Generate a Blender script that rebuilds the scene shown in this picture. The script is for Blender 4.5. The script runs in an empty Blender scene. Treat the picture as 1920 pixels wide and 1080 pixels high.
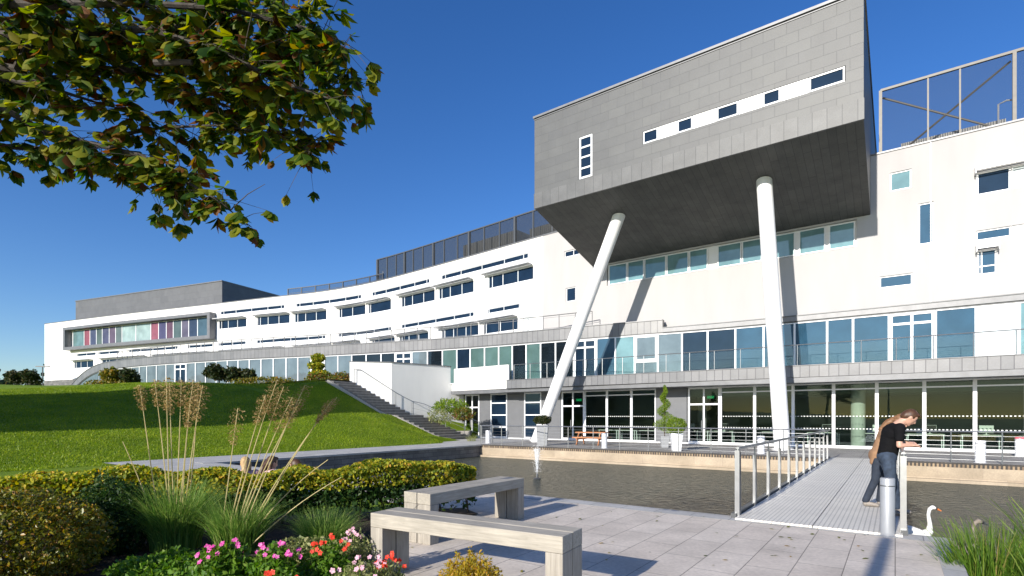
import bpy, bmesh, math, random
import numpy as np
from mathutils import Vector, Matrix
random.seed(7); rng = np.random.default_rng(7)
sc = bpy.context.scene
# ---------------------------------------------------------------- camera, sky, sun, exposure
H = 1.6
cam_d = bpy.data.cameras.new('camera'); cam = bpy.data.objects.new('camera', cam_d); sc.collection.objects.link(cam)
cam.location = (0, 0, H); cam.rotation_euler = (math.pi/2, 0, 0)
cam_d.lens = 18.75; cam_d.sensor_width = 36; cam_d.shift_y = 0.126; cam_d.clip_start = 0.05; cam_d.clip_end = 3000
sc.camera = cam
SUN_EL = math.radians(21); SUN_DIR = Vector((.615, .788, 0)).normalized()      # the way the light travels, in plan
w = bpy.data.worlds.new('World'); sc.world = w; w.use_nodes = True
nt = w.node_tree; nt.nodes.clear()
sky = nt.nodes.new('ShaderNodeTexSky'); sky.sky_type = 'NISHITA'; sky.sun_disc = False
sky.sun_elevation = SUN_EL; sky.sun_rotation = math.atan2(-SUN_DIR.x, -SUN_DIR.y)
sky.altitude = 300; sky.air_density = 1.0; sky.dust_density = 0.6; sky.ozone_density = 3.6
bg = nt.nodes.new('ShaderNodeBackground'); bg.inputs['Strength'].default_value = 0.128
wo = nt.nodes.new('ShaderNodeOutputWorld'); hs_=nt.nodes.new('ShaderNodeHueSaturation'); hs_.inputs['Saturation'].default_value=1.24; hs_.inputs['Hue'].default_value=.512; nt.links.new(sky.outputs[0], hs_.inputs['Color']); nt.links.new(hs_.outputs[0], bg.inputs[0]); nt.links.new(bg.outputs[0], wo.inputs[0])
sl = bpy.data.lights.new('sun', 'SUN'); sl.energy = 5.0; sl.angle = math.radians(.5); sl.color = (1, .94, .85)
so = bpy.data.objects.new('sun', sl); sc.collection.objects.link(so)
ldir = Vector((SUN_DIR.x*math.cos(SUN_EL), SUN_DIR.y*math.cos(SUN_EL), -math.sin(SUN_EL)))
so.rotation_euler = ldir.to_track_quat('-Z', 'Y').to_euler(); so.location = (-20, -20, 30)
sc.view_settings.view_transform = 'Standard'; sc.view_settings.look = 'None'
sc.view_settings.exposure = 0.4; sc.view_settings.gamma = 1
sc.render.resolution_x = 1024; sc.render.resolution_y = 576
sc.cycles.max_bounces = 8; sc.cycles.transparent_max_bounces = 24

# ---------------------------------------------------------------- helpers
TH = math.radians(35.7); CU, SU = math.cos(TH), math.sin(TH)
def ab(a, b): return (CU*a + SU*b, -SU*a + CU*b)            # site grid -> world
def toab(x, y): return (CU*x - SU*y, SU*x + CU*y)
def P(a, b, z=0.0): x, y = ab(a, b); return Vector((x, y, z))
def pix(px, py, Y): return Vector(((px-960)/1000*Y, Y, H-(py-782)/1000*Y))
GROT = -TH                                                  # rotation that lays +x along the site's a axis
def tag(o, label=None, cat=None, group=None, kind=None):
    if label: o['label'] = label
    if cat: o['category'] = cat
    if group: o['group'] = group
    if kind: o['kind'] = kind
    return o
def empty(name, loc=(0,0,0), rz=0, label=None, cat=None, group=None):
    o = bpy.data.objects.new(name, None); sc.collection.objects.link(o)
    o.location = loc; o.rotation_euler = (0, 0, rz); o.empty_display_size = .2
    return tag(o, label, cat, group)
class MB:
    def __init__(s): s.v=[]; s.f=[]; s.uv=[]; s.mi=[]; s.m=0
    def face(s, pts, uv=None, m=None):
        n=len(s.v); s.v += [tuple(p) for p in pts]; s.f.append(tuple(range(n, n+len(pts))))
        s.uv += list(uv) if uv else [(0,0)]*len(pts); s.mi.append(s.m if m is None else m)
    def hexa(s, c, m=None):      # c: 8 corners, 0-3 bottom ccw, 4-7 top
        for q in ((0,3,2,1),(4,5,6,7),(0,1,5,4),(1,2,6,5),(2,3,7,6),(3,0,4,7)):
            pp=[Vector(c[i]) for i in q]; e=(pp[1]-pp[0]).length; g=(pp[2]-pp[1]).length
            s.face(pp, [(0,0),(e,0),(e,g),(0,g)], m)
    def box(s, x0,x1,y0,y1,z0,z1, M=None, m=None):
        c=[Vector(p) for p in ((x0,y0,z0),(x1,y0,z0),(x1,y1,z0),(x0,y1,z0),(x0,y0,z1),(x1,y0,z1),(x1,y1,z1),(x0,y1,z1))]
        if M is not None: c=[M @ p for p in c]
        s.hexa(c, m)
    def tube(s, p0, p1, r0, r1=None, n=8, m=None, caps=True):
        p0=Vector(p0); p1=Vector(p1); r1=r0 if r1 is None else r1
        d=(p1-p0); 
        if d.length<1e-6: return
        L=d.length; d.normalize(); x=d.orthogonal().normalized(); y=d.cross(x)
        A=[p0+(x*math.cos(2*math.pi*i/n)+y*math.sin(2*math.pi*i/n))*r0 for i in range(n)]
        B=[p1+(x*math.cos(2*math.pi*i/n)+y*math.sin(2*math.pi*i/n))*r1 for i in range(n)]
        for i in range(n):
            j=(i+1)%n; s.face([A[i],A[j],B[j],B[i]], [(i/n,0),((i+1)/n,0),((i+1)/n,L),(i/n,L)], m)
        if caps: s.face(A[::-1], None, m); s.face(B, None, m)
    def path(s, pts, r0, r1=None, n=6, m=None):
        pts=[Vector(p) for p in pts]; r1=r0 if r1 is None else r1; rings=[]; k=len(pts)-1
        up=None
        for i,p in enumerate(pts):
            d=(pts[min(i+1,k)]-pts[max(i-1,0)]).normalized()
            x = d.orthogonal().normalized() if up is None else (up-d*up.dot(d)).normalized()
            up=x; y=d.cross(x); r=r0+(r1-r0)*i/k
            rings.append([p+(x*math.cos(2*math.pi*j/n)+y*math.sin(2*math.pi*j/n))*r for j in range(n)])
        for i in range(k):
            for j in range(n):
                q=(j+1)%n; s.face([rings[i][j],rings[i][q],rings[i+1][q],rings[i+1][j]], None, m)
        s.face(rings[0][::-1],None,m); s.face(rings[-1],None,m)
    def lathe(s, prof, c=(0,0,0), n=20, m=None):
        c=Vector(c); R=[[c+Vector((r*math.cos(2*math.pi*i/n), r*math.sin(2*math.pi*i/n), z)) for i in range(n)] for r,z in prof]
        for k in range(len(R)-1):
            for i in range(n):
                j=(i+1)%n; s.face([R[k][i],R[k][j],R[k+1][j],R[k+1][i]], None, m)
        s.face(R[0][::-1],None,m); s.face(R[-1],None,m)
    def build(s, name, mats, parent=None, smooth=False, bevel=0, merge=False, keep_world=False):
        me=bpy.data.meshes.new(name); me.from_pydata(s.v, [], s.f)
        u=me.uv_layers.new(name='UVMap'); u.data.foreach_set('uv', np.array(s.uv,dtype=np.float32).ravel())
        mats = mats if isinstance(mats,(list,tuple)) else [mats]
        for m in mats: me.materials.append(m)
        me.polygons.foreach_set('material_index', s.mi)
        if merge or bevel or smooth:
            b=bmesh.new(); b.from_mesh(me); bmesh.ops.remove_doubles(b, verts=b.verts, dist=1e-5); b.to_mesh(me); b.free()
        if smooth:
            me.polygons.foreach_set('use_smooth', [True]*len(me.polygons)); 
            try: me.set_sharp_from_angle(angle=math.radians(40))
            except Exception: pass
        o=bpy.data.objects.new(name, me); sc.collection.objects.link(o)
        if bevel:
            bm_=o.modifiers.new('bevel','BEVEL'); bm_.width=bevel; bm_.segments=2; bm_.limit_method='ANGLE'
        if parent is not None:
            o.parent=parent
            if keep_world: o.matrix_parent_inverse = mat_of(parent).inverted()
        return o
def mat_of(o):
    m = Matrix.LocRotScale(o.location, o.rotation_euler, o.scale)
    return (mat_of(o.parent) @ o.matrix_parent_inverse @ m) if o.parent else m

# site curves -------------------------------------------------
class Curve:
    def __init__(s, pts, smooth=0):
        pts=[Vector(ab(*p)) for p in pts]
        for _ in range(smooth):                            # Chaikin, keeps the ends
            q=[pts[0]]
            for i in range(len(pts)-1): q += [pts[i]*.75+pts[i+1]*.25, pts[i]*.25+pts[i+1]*.75]
            q.append(pts[-1]); pts=q
        s.p=pts; s.c=[0]
        for i in range(len(pts)-1): s.c.append(s.c[-1]+(pts[i+1]-pts[i]).length)
        s.L=s.c[-1]
    def seg(s, t):
        i=0
        while i<len(s.c)-2 and t>s.c[i+1]: i+=1
        return i
    def nrm(s, t):
        h=.6; a=s.at0(t-h); b=s.at0(t+h); d=(b-a).normalized(); return Vector((d.y,-d.x))
    def at0(s, t):
        i=s.seg(t); d=(s.p[i+1]-s.p[i]).normalized(); return s.p[i]+d*(t-s.c[i])
    def at(s, t, off=0, z=0):
        p=s.at0(t)+s.nrm(t)*off; return Vector((p.x,p.y,z))
    def ray(s, px, off=0):
        k=(px-960)/1000; best=None
        N=600
        prev=None
        for i in range(N+1):
            t=s.L*i/N; q=s.at(t,off); g=q.x-k*q.y
            if prev is not None and prev[1]<=0<g: 
                f=-prev[1]/(g-prev[1]); return prev[0]+(t-prev[0])*f
            prev=(t,g)
        return 0 if k*1<(s.at(0).x/s.at(0).y) else s.L
    def zat(s, px, py, off=0):
        q=s.at(s.ray(px,off),off); return H-(py-782)/1000*q.y
def cbox(mb, cv, s0, s1, z0, z1, o0, o1, m=None, step=2.0, za=None):
    """box following the curve from s0 to s1; o0 inner, o1 outer offset; za(s)->extra height of both z"""
    n=max(1,int(math.ceil((s1-s0)/step))) if len(cv.p)>2 or za else 1
    S=[s0+(s1-s0)*i/n for i in range(n+1)]
    f=za or (lambda s:0)
    A=[[cv.at(t,o1,z0+f(t)),cv.at(t,o0,z0+f(t)),cv.at(t,o0,z1+f(t)),cv.at(t,o1,z1+f(t))] for t in S]
    for i in range(n):
        a,b=A[i],A[i+1]; s_,e_=S[i],S[i+1]
        mb.face([a[0],b[0],b[3],a[3]],[(s_,z0),(e_,z0),(e_,z1),(s_,z1)],m)
        mb.face([b[1],a[1],a[2],b[2]],[(e_,z0),(s_,z0),(s_,z1),(e_,z1)],m)
        mb.face([a[3],b[3],b[2],a[2]],[(s_,0),(e_,0),(e_,o1-o0),(s_,o1-o0)],m)
        mb.face([a[1],b[1],b[0],a[0]],[(s_,0),(e_,0),(e_,o1-o0),(s_,o1-o0)],m)
    a=A[0]; b=A[-1]; mb.face([a[1],a[0],a[3],a[2]],[(0,z0),(o1-o0,z0),(o1-o0,z1),(0,z1)],m); mb.face([b[0],b[1],b[2],b[3]],[(0,z0),(o1-o0,z0),(o1-o0,z1),(0,z1)],m)
def wall(mb, cv, s0, s1, z0, z1, holes, depth=.16, m=None, step=2.0, rm=None):
    """sheet with openings and their reveals"""
    S={s0,s1}; Z={z0,z1}
    n=max(1,int((s1-s0)/step))
    for i in range(1,n): S.add(s0+(s1-s0)*i/n)
    for h in holes: S.update((h[0],h[1])); Z.update((h[2],h[3]))
    S=sorted(x for x in S if s0<=x<=s1); Z=sorted(x for x in Z if z0<=x<=z1)
    pc={}
    def pt(s,z,o=0):
        k=(s,o)
        if k not in pc: pc[k]=cv.at(s,o)
        q=pc[k]; return (q.x,q.y,z)
    for i in range(len(S)-1):
        if S[i+1]-S[i]<1e-4: continue
        sm=(S[i]+S[i+1])/2
        for j in range(len(Z)-1):
            if Z[j+1]-Z[j]<1e-4: continue
            zm=(Z[j]+Z[j+1])/2
            if any(h[0]<sm<h[1] and h[2]<zm<h[3] for h in holes): continue
            a,b,c,d=S[i],S[i+1],Z[j],Z[j+1]
            mb.face([pt(a,c),pt(b,c),pt(b,d),pt(a,d)],[(a,c),(b,c),(b,d),(a,d)],m)
    for h in holes:
        a,b,c,d=h[:4]; D=-depth
        T=[a]+[x for x in S if a<x<b]+[b]
        for i in range(len(T)-1):
            e,f=T[i],T[i+1]
            mb.face([pt(e,c),pt(f,c),pt(f,c,D),pt(e,c,D)],[(e,0),(f,0),(f,.2),(e,.2)],rm)
            mb.face([pt(e,d,D),pt(f,d,D),pt(f,d),pt(e,d)],[(e,0),(f,0),(f,.2),(e,.2)],rm)
        mb.face([pt(a,c,D),pt(a,c),pt(a,d),pt(a,d,D)][::-1],[(0,c),(.2,c),(.2,d),(0,d)],rm)
        mb.face([pt(b,c),pt(b,c,D),pt(b,d,D),pt(b,d)][::-1],[(0,c),(.2,c),(.2,d),(0,d)],rm)

# ---------------------------------------------------------------- materials
MATS={}
def mat(name): 
    m=bpy.data.materials.new(name); m.use_nodes=True; n=m.node_tree; n.nodes.clear()
    o=n.nodes.new('ShaderNodeOutputMaterial'); p=n.nodes.new('ShaderNodeBsdfPrincipled'); n.links.new(p.outputs[0],o.inputs[0])
    MATS[name]=m; return m,n,p,o
def N(n,t,**k):
    x=n.nodes.new(t)
    for a,b in k.items():
        if a.startswith('i_'): x.inputs[int(a[2:])].default_value=b
        else: setattr(x,a,b)
    return x
def noise(n,scale,detail=4,coord='Object',rough=.55,vec=None,dist=0):
    t=N(n,'ShaderNodeTexNoise'); t.inputs['Scale'].default_value=scale; t.inputs['Detail'].default_value=detail; t.inputs['Roughness'].default_value=rough; t.inputs['Distortion'].default_value=dist
    if vec is None: c=N(n,'ShaderNodeTexCoord'); vec=c.outputs[coord]
    n.links.new(vec,t.inputs['Vector']); return t
def ramp(n,src,stops):
    r=N(n,'ShaderNodeValToRGB'); e=r.color_ramp.elements
    while len(e)<len(stops): e.new(.5)
    for i,(p,c) in enumerate(stops): e[i].position=p; e[i].color=tuple(c)+(1,) if len(c)==3 else c
    n.links.new(src,r.inputs[0]); return r
def bump(n,p,src,strength=.3,dist=.01,prev=None):
    b=N(n,'ShaderNodeBump'); b.inputs['Strength'].default_value=strength; b.inputs['Distance'].default_value=dist
    n.links.new(src,b.inputs['Height']); 
    if prev: n.links.new(prev.outputs[0],b.inputs['Normal'])
    n.links.new(b.outputs[0],p.inputs['Normal']); return b
def simple(name,col,rough=.6,metal=0,var=.12,scale=3,spec=.5,bumps=None,coord='Object'):
    m,n,p,o=mat(name); p.inputs['Roughness'].default_value=rough; p.inputs['Metallic'].default_value=metal
    p.inputs['Specular IOR Level'].default_value=spec
    if var:
        t=noise(n,scale,5,coord); c=[tuple(max(0,x*(1+k)) for x in col) for k in (-var,var)]
        r=ramp(n,t.outputs[0],[(.3,c[0]),(.7,c[1])]); n.links.new(r.outputs[0],p.inputs['Base Color'])
    else: p.inputs['Base Color'].default_value=tuple(col)+(1,)
    if bumps: t2=noise(n,bumps[0],4,coord); bump(n,p,t2.outputs[0],bumps[1],bumps[2])
    return m
render_white=None
def render_wall(name,col,stain=.07):
    m,n,p,o=mat(name); p.inputs['Roughness'].default_value=.85
    c=N(n,'ShaderNodeTexCoord'); mp=N(n,'ShaderNodeMapping'); mp.inputs['Scale'].default_value=(.35,.35,.08); n.links.new(c.outputs['Object'],mp.inputs[0])
    t=noise(n,3.0,6,vec=mp.outputs[0]); r=ramp(n,t.outputs[0],[(.3,[x*(1-stain) for x in col]),(.62,col)])
    n.links.new(r.outputs[0],p.inputs['Base Color']); t2=noise(n,90,3); bump(n,p,t2.outputs[0],.15,.003)
    return m
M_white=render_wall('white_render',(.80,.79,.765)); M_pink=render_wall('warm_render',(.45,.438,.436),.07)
M_whitep=simple('white_paint',(.80,.80,.80),.35,0,.03,2)
M_frame=simple('window_frame_paint',(.78,.79,.80),.35,0,.03,2)
M_steel=simple('stainless_steel',(.36,.37,.38),.32,.85,.1,6)
M_galv=simple('galvanised_grating',(.5,.52,.53),.45,.6,.1,10)
M_dsteel=simple('dark_steel',(.10,.105,.11),.45,.5,.1,5)
M_matt=simple('matt_grey_steel',(.16,.165,.17),.5,.2,.1,5)
M_tangrey=simple('tan_grey_steel',(.13,.12,.105),.5,.1,.1,5)
M_shade=simple('sunshade_metal',(.62,.62,.62),.4,.3,.05,3)
M_fib=simple('fibre_board',(.13,.135,.145),.55,0,.06,2,bumps=(30,.1,.003))
def brickmat(name,c1,c2,mortar,bw,bh,ms=.012,rough=.6,off=.5,coord='UV',nz=.25,bstr=.35,spec=.5,msm=.1,rot=None,metal=0):
    m,n,p,o=mat(name); c=N(n,'ShaderNodeTexCoord'); b=N(n,'ShaderNodeTexBrick'); v=c.outputs[coord]
    if rot is not None:
        mp=N(n,'ShaderNodeMapping'); mp.inputs['Rotation'].default_value=(0,0,rot); n.links.new(v,mp.inputs[0]); v=mp.outputs[0]
    n.links.new(v,b.inputs['Vector']); b.offset=off
    b.inputs['Color1'].default_value=tuple(c1)+(1,); b.inputs['Color2'].default_value=tuple(c2)+(1,); b.inputs['Mortar'].default_value=tuple(mortar)+(1,)
    b.inputs['Scale'].default_value=1; b.inputs['Brick Width'].default_value=bw; b.inputs['Row Height'].default_value=bh
    b.inputs['Mortar Size'].default_value=ms; b.inputs['Mortar Smooth'].default_value=msm; b.inputs['Bias'].default_value=0
    t=noise(n,1.3,6); t3=noise(n,22,4)
    mx=N(n,'ShaderNodeMixRGB',blend_type='MULTIPLY'); mx.inputs[0].default_value=1
    r=ramp(n,t.outputs[0],[(.3,(1-nz,)*3),(.7,(1+nz*.6,)*3)]); n.links.new(b.outputs[0],mx.inputs[1]); n.links.new(r.outputs[0],mx.inputs[2])
    mx2=N(n,'ShaderNodeMixRGB',blend_type='MULTIPLY'); mx2.inputs[0].default_value=1
    r2=ramp(n,t3.outputs[0],[(.3,(1-nz*.6,)*3),(.7,(1+nz*.4,)*3)]); n.links.new(mx.outputs[0],mx2.inputs[1]); n.links.new(r2.outputs[0],mx2.inputs[2])
    n.links.new(mx2.outputs[0],p.inputs['Base Color']); p.inputs['Roughness'].default_value=rough; p.inputs['Specular IOR Level'].default_value=spec; p.inputs['Metallic'].default_value=metal
    inv=N(n,'ShaderNodeMath',operation='SUBTRACT'); inv.inputs[0].default_value=1; n.links.new(b.outputs['Fac'],inv.inputs[1])
    b1=bump(n,p,inv.outputs[0],bstr,.01); bump(n,p,t3.outputs[0],.15,.004,b1)
    return m
M_slate=brickmat('slate_tiles',(.080,.083,.086),(.093,.096,.096),(.066,.068,.07),.95,.50,.007,.5,.5,nz=.10)
M_soffit=brickmat('soffit_slates',(.075,.074,.072),(.092,.09,.086),(.045,.045,.045),1.9,.34,.012,.6,.35,nz=.25)
M_zinc=brickmat('zinc_fascia',(.15,.153,.16),(.20,.20,.205),(.07,.07,.08),.42,3.0,.016,.42,0,nz=.15,spec=.6,bstr=.5)
M_zincp=simple('zinc_flashing',(.16,.163,.172),.42,.2,.12,3)
M_roofbox=brickmat('roof_cladding',(.105,.108,.114),(.12,.123,.13),(.07,.07,.078),1.6,.8,.01,.5,.5,nz=.12)
M_pave=brickmat('paving_slabs',(.60,.525,.445),(.66,.585,.50),(.27,.24,.205),.88,.44,.006,.75,.5,coord='UV',nz=.22,bstr=.5,msm=.3)
M_path=brickmat('path_slabs',(.42,.41,.39),(.48,.47,.45),(.2,.2,.19),.6,.6,.006,.8,.5,coord='UV',nz=.15)
M_deckwood=brickmat('deck_boards',(.33,.31,.285),(.43,.41,.38),(.07,.065,.06),3.0,.145,.012,.7,.37,coord='UV',nz=.3)
M_stonew=brickmat('dark_stone',(.13,.13,.125),(.22,.21,.20),(.07,.07,.07),.7,.22,.012,.7,.5,nz=.35)
M_cream=brickmat('cream_coping',(.35,.28,.195),(.42,.34,.245),(.34,.27,.2),1.2,.5,.007,.7,.5,nz=.2)
M_soldier=brickmat('soldier_bricks',(.17,.115,.075),(.34,.25,.15),(.04,.035,.03),.115,.5,.03,.7,0,nz=.3,bstr=.8)
M_step=brickmat('step_stone',(.30,.28,.26),(.38,.36,.33),(.2,.19,.18),.9,.9,.006,.8,.5,nz=.2)
M_conc=simple('concrete',(.42,.44,.40),.8,0,.12,2,bumps=(20,.2,.004))
def woodmat(name,c1,c2,axis=(12,.8,12),rough=.8,bstr=.3):
    m,n,p,o=mat(name); c=N(n,'ShaderNodeTexCoord'); mp=N(n,'ShaderNodeMapping'); mp.inputs['Scale'].default_value=axis; n.links.new(c.outputs['Object'],mp.inputs[0])
    t=noise(n,3.0,8,vec=mp.outputs[0],rough=.65,dist=.6); r=ramp(n,t.outputs[0],[(.25,c1),(.5,[ (a+b)/2 for a,b in zip(c1,c2)]),(.75,c2)])
    t2=noise(n,2.2,4); r2=ramp(n,t2.outputs[0],[(.3,(.8,.8,.8)),(.7,(1.08,1.08,1.08))])
    mx=N(n,'ShaderNodeMixRGB',blend_type='MULTIPLY'); mx.inputs[0].default_value=1; n.links.new(r.outputs[0],mx.inputs[1]); n.links.new(r2.outputs[0],mx.inputs[2])
    n.links.new(mx.outputs[0],p.inputs['Base Color']); p.inputs['Roughness'].default_value=rough; bump(n,p,t.outputs[0],bstr,.006); return m
M_oak=woodmat('weathered_oak',(.28,.255,.21),(.51,.465,.39),axis=(1.0,14,14))
M_oakv=woodmat('weathered_oak_upright',(.25,.225,.19),(.46,.42,.355),axis=(14,14,1.0))
M_red=woodmat('stained_pine',(.36,.13,.045),(.52,.22,.09),axis=(2,12,12),rough=.6)
M_bark=woodmat('bark',(.035,.028,.022),(.10,.085,.07),axis=(8,8,2),rough=.9,bstr=.6)
M_stem=simple('woody_stem',(.07,.05,.035),.9,0,.2,10)
def glassmat(name,col,refl=.18,rough=.015,ior=1.5,wave=.0):
    m,n,p,o=mat(name); p.inputs['Base Color'].default_value=tuple(col)+(1,); p.inputs['Roughness'].default_value=.6; p.inputs['Specular IOR Level'].default_value=0
    tv=noise(n,.9,3); rv=ramp(n,tv.outputs[0],[(.32,[x*.82 for x in col]),(.68,[min(1,x*1.2) for x in col])]); n.links.new(rv.outputs[0],p.inputs['Base Color'])
    g=N(n,'ShaderNodeBsdfGlossy'); g.inputs['Roughness'].default_value=rough; g.inputs['Color'].default_value=(.30,.43,.54,1)
    f=N(n,'ShaderNodeFresnel'); f.inputs[0].default_value=ior
    ma=N(n,'ShaderNodeMath',operation='MAXIMUM'); n.links.new(f.outputs[0],ma.inputs[0]); ma.inputs[1].default_value=refl
    mx=N(n,'ShaderNodeMixShader'); n.links.new(ma.outputs[0],mx.inputs[0]); n.links.new(p.outputs[0],mx.inputs[1]); n.links.new(g.outputs[0],mx.inputs[2]); n.links.new(mx.outputs[0],o.inputs[0])
    t=noise(n,.35,2); b=N(n,'ShaderNodeBump'); b.inputs['Strength'].default_value=.12; b.inputs['Distance'].default_value=.05; n.links.new(t.outputs[0],b.inputs['Height']); n.links.new(b.outputs[0],g.inputs['Normal'])
    return m
M_gdark=glassmat('dark_window_glass',(.010,.022,.042),.07)
M_gblue=glassmat('blue_tinted_glass',(.022,.066,.11),.14)
M_gteal=glassmat('pale_teal_glass',(.15,.27,.285),.12)
M_ggreen=glassmat('green_spandrel_glass',(.085,.15,.14),.14)
M_ggray=glassmat('grey_spandrel_glass',(.13,.165,.18),.14)
M_gblack=glassmat('black_glass',(.008,.012,.016),.08)
M_gwhite=glassmat('white_blind_glass',(.75,.80,.80),.06)
def clearglass(name,tint,refl):
    m,n,p,o=mat(name); n.nodes.remove(p)
    t=N(n,'ShaderNodeBsdfTransparent'); t.inputs[0].default_value=tuple(tint)+(1,)
    g=N(n,'ShaderNodeBsdfGlossy'); g.inputs['Roughness'].default_value=.01; g.inputs['Color'].default_value=(.5,.62,.66,1)
    f=N(n,'ShaderNodeFresnel'); f.inputs[0].default_value=1.32; ma=N(n,'ShaderNodeMath',operation='MAXIMUM'); n.links.new(f.outputs[0],ma.inputs[0]); ma.inputs[1].default_value=refl
    mx=N(n,'ShaderNodeMixShader'); n.links.new(ma.outputs[0],mx.inputs[0]); n.links.new(t.outputs[0],mx.inputs[1]); n.links.new(g.outputs[0],mx.inputs[2]); n.links.new(mx.outputs[0],o.inputs[0]); return m
M_clear=clearglass('clear_tinted_glass',(.64,.74,.68),.03)
M_glassrail=clearglass('balustrade_glass',(.95,.975,.975),.03)
def meshmat(name,col,den):
    m,n,p,o=mat(name); p.inputs['Base Color'].default_value=tuple(col)+(1,); p.inputs['Roughness'].default_value=.9; p.inputs['Specular IOR Level'].default_value=0
    t=N(n,'ShaderNodeBsdfTransparent'); mx=N(n,'ShaderNodeMixShader'); mx.inputs[0].default_value=den
    n.links.new(t.outputs[0],mx.inputs[1]); n.links.new(p.outputs[0],mx.inputs[2]); n.links.new(mx.outputs[0],o.inputs[0]); return m
M_meshd=meshmat('dense_wire_mesh',(.045,.048,.05),.52)
M_mesh=meshmat('fine_wire_mesh',(.05,.052,.055),.22)
def corr(name,col,period=.2):
    m,n,p,o=mat(name); c=N(n,'ShaderNodeTexCoord'); wv=N(n,'ShaderNodeTexWave'); wv.wave_profile='SIN'; wv.inputs['Scale'].default_value=math.pi/period/10
    n.links.new(c.outputs['UV'],wv.inputs['Vector']); wv.inputs['Scale'].default_value=1/period*.32; p.inputs['Base Color'].default_value=tuple(col)+(1,); p.inputs['Roughness'].default_value=.45; p.inputs['Metallic'].default_value=.3
    bump(n,p,wv.outputs[0],1,.05); return m
M_corr=corr('corrugated_sheet',(.42,.42,.41))
def watermat():
    m,n,p,o=mat('pond_water'); n.nodes.remove(p)
    d=N(n,'ShaderNodeBsdfDiffuse'); d.inputs[0].default_value=(.070,.075,.062,1); g=N(n,'ShaderNodeBsdfGlossy'); g.inputs['Color'].default_value=(.72,.76,.77,1); g.inputs['Roughness'].default_value=.06
    f=N(n,'ShaderNodeFresnel'); f.inputs[0].default_value=1.33; mx=N(n,'ShaderNodeMixShader'); n.links.new(f.outputs[0],mx.inputs[0]); n.links.new(d.outputs[0],mx.inputs[1]); n.links.new(g.outputs[0],mx.inputs[2]); n.links.new(mx.outputs[0],o.inputs[0])
    a=noise(n,4.5,5,rough=.65,dist=.4); b=noise(n,1.1,3); 
    b1=N(n,'ShaderNodeBump'); b1.inputs['Strength'].default_value=1; b1.inputs['Distance'].default_value=.22; n.links.new(b.outputs[0],b1.inputs['Height'])
    b2=N(n,'ShaderNodeBump'); b2.inputs['Strength'].default_value=1; b2.inputs['Distance'].default_value=.16; n.links.new(a.outputs[0],b2.inputs['Height']); n.links.new(b1.outputs[0],b2.inputs['Normal'])
    n.links.new(b2.outputs[0],g.inputs['Normal']); n.links.new(b2.outputs[0],f.inputs['Normal']); return m
M_water=watermat()
def leafmat(name,stops,trans=.35,rough=.5,spec=.3):
    m,n,p,o=mat(name); g=N(n,'ShaderNodeNewGeometry'); r=ramp(n,g.outputs['Random Per Island'],stops); r.color_ramp.interpolation='LINEAR'
    n.links.new(r.outputs[0],p.inputs['Base Color']); p.inputs['Roughness'].default_value=rough; p.inputs['Specular IOR Level'].default_value=spec
    t=N(n,'ShaderNodeBsdfTranslucent'); hs=N(n,'ShaderNodeHueSaturation'); hs.inputs['Value'].default_value=1.6; hs.inputs['Saturation'].default_value=1.1; n.links.new(r.outputs[0],hs.inputs['Color']); n.links.new(hs.outputs[0],t.inputs[0])
    mx=N(n,'ShaderNodeMixShader'); mx.inputs[0].default_value=trans; n.links.new(p.outputs[0],mx.inputs[1]); n.links.new(t.outputs[0],mx.inputs[2]); n.links.new(mx.outputs[0],o.inputs[0]); return m
L_tree=leafmat('autumn_tree_leaves',[(0,(.02,.055,.006)),(.32,(.05,.10,.010)),(.52,(.13,.17,.014)),(.78,(.26,.26,.020)),(.92,(.17,.07,.014)),(1,(.09,.03,.012))],.52,.5)
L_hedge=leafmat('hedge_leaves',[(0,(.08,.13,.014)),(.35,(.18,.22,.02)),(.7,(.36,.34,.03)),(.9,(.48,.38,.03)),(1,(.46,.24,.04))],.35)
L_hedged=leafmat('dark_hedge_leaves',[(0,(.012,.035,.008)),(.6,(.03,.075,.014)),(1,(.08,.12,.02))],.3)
L_brown=leafmat('bronze_shrub_leaves',[(0,(.06,.085,.010)),(.4,(.15,.17,.014)),(.75,(.27,.23,.02)),(1,(.36,.18,.03))],.3,.4,.5)
L_green=leafmat('bright_green_leaves',[(0,(.05,.13,.012)),(.6,(.11,.22,.02)),(1,(.20,.30,.04))],.35)
L_conif=leafmat('conifer_foliage',[(0,(.08,.16,.01)),(.6,(.17,.26,.02)),(1,(.28,.34,.03))],.3)
L_gold=leafmat('golden_conifer_foliage',[(0,(.24,.19,.01)),(.6,(.42,.32,.02)),(1,(.45,.22,.03))],.35)
L_sage=leafmat('sage_foliage',[(0,(.13,.17,.05)),(.6,(.26,.28,.10)),(1,(.40,.38,.18))],.3)
L_far=leafmat('far_foliage',[(0,(.015,.03,.010)),(.6,(.035,.055,.014)),(1,(.09,.07,.02))],.2)
L_shrub=leafmat('terrace_shrub_foliage',[(0,(.05,.09,.012)),(.5,(.13,.16,.02)),(.8,(.26,.16,.03)),(1,(.30,.08,.04))],.3)
L_tuft=leafmat('grass_tuft_blades',[(0,(.09,.19,.03)),(.6,(.18,.31,.055)),(1,(.38,.44,.12))],.3)
L_reed=leafmat('reed_blades',[(0,(.05,.12,.012)),(.6,(.11,.20,.02)),(.9,(.20,.26,.04)),(1,(.28,.22,.08))],.35)
L_straw=leafmat('straw_stalks',[(0,(.50,.42,.19)),(1,(.66,.56,.30))],.2)
L_seed=leafmat('seed_heads',[(0,(.26,.17,.06)),(1,(.48,.34,.14))],.3)
L_pink=leafmat('pink_petals',[(0,(.62,.03,.28)),(.6,(.75,.10,.42)),(1,(.80,.32,.55))],.3)
L_rose=leafmat('pale_pink_petals',[(0,(.70,.30,.42)),(1,(.82,.55,.62))],.3)
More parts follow.
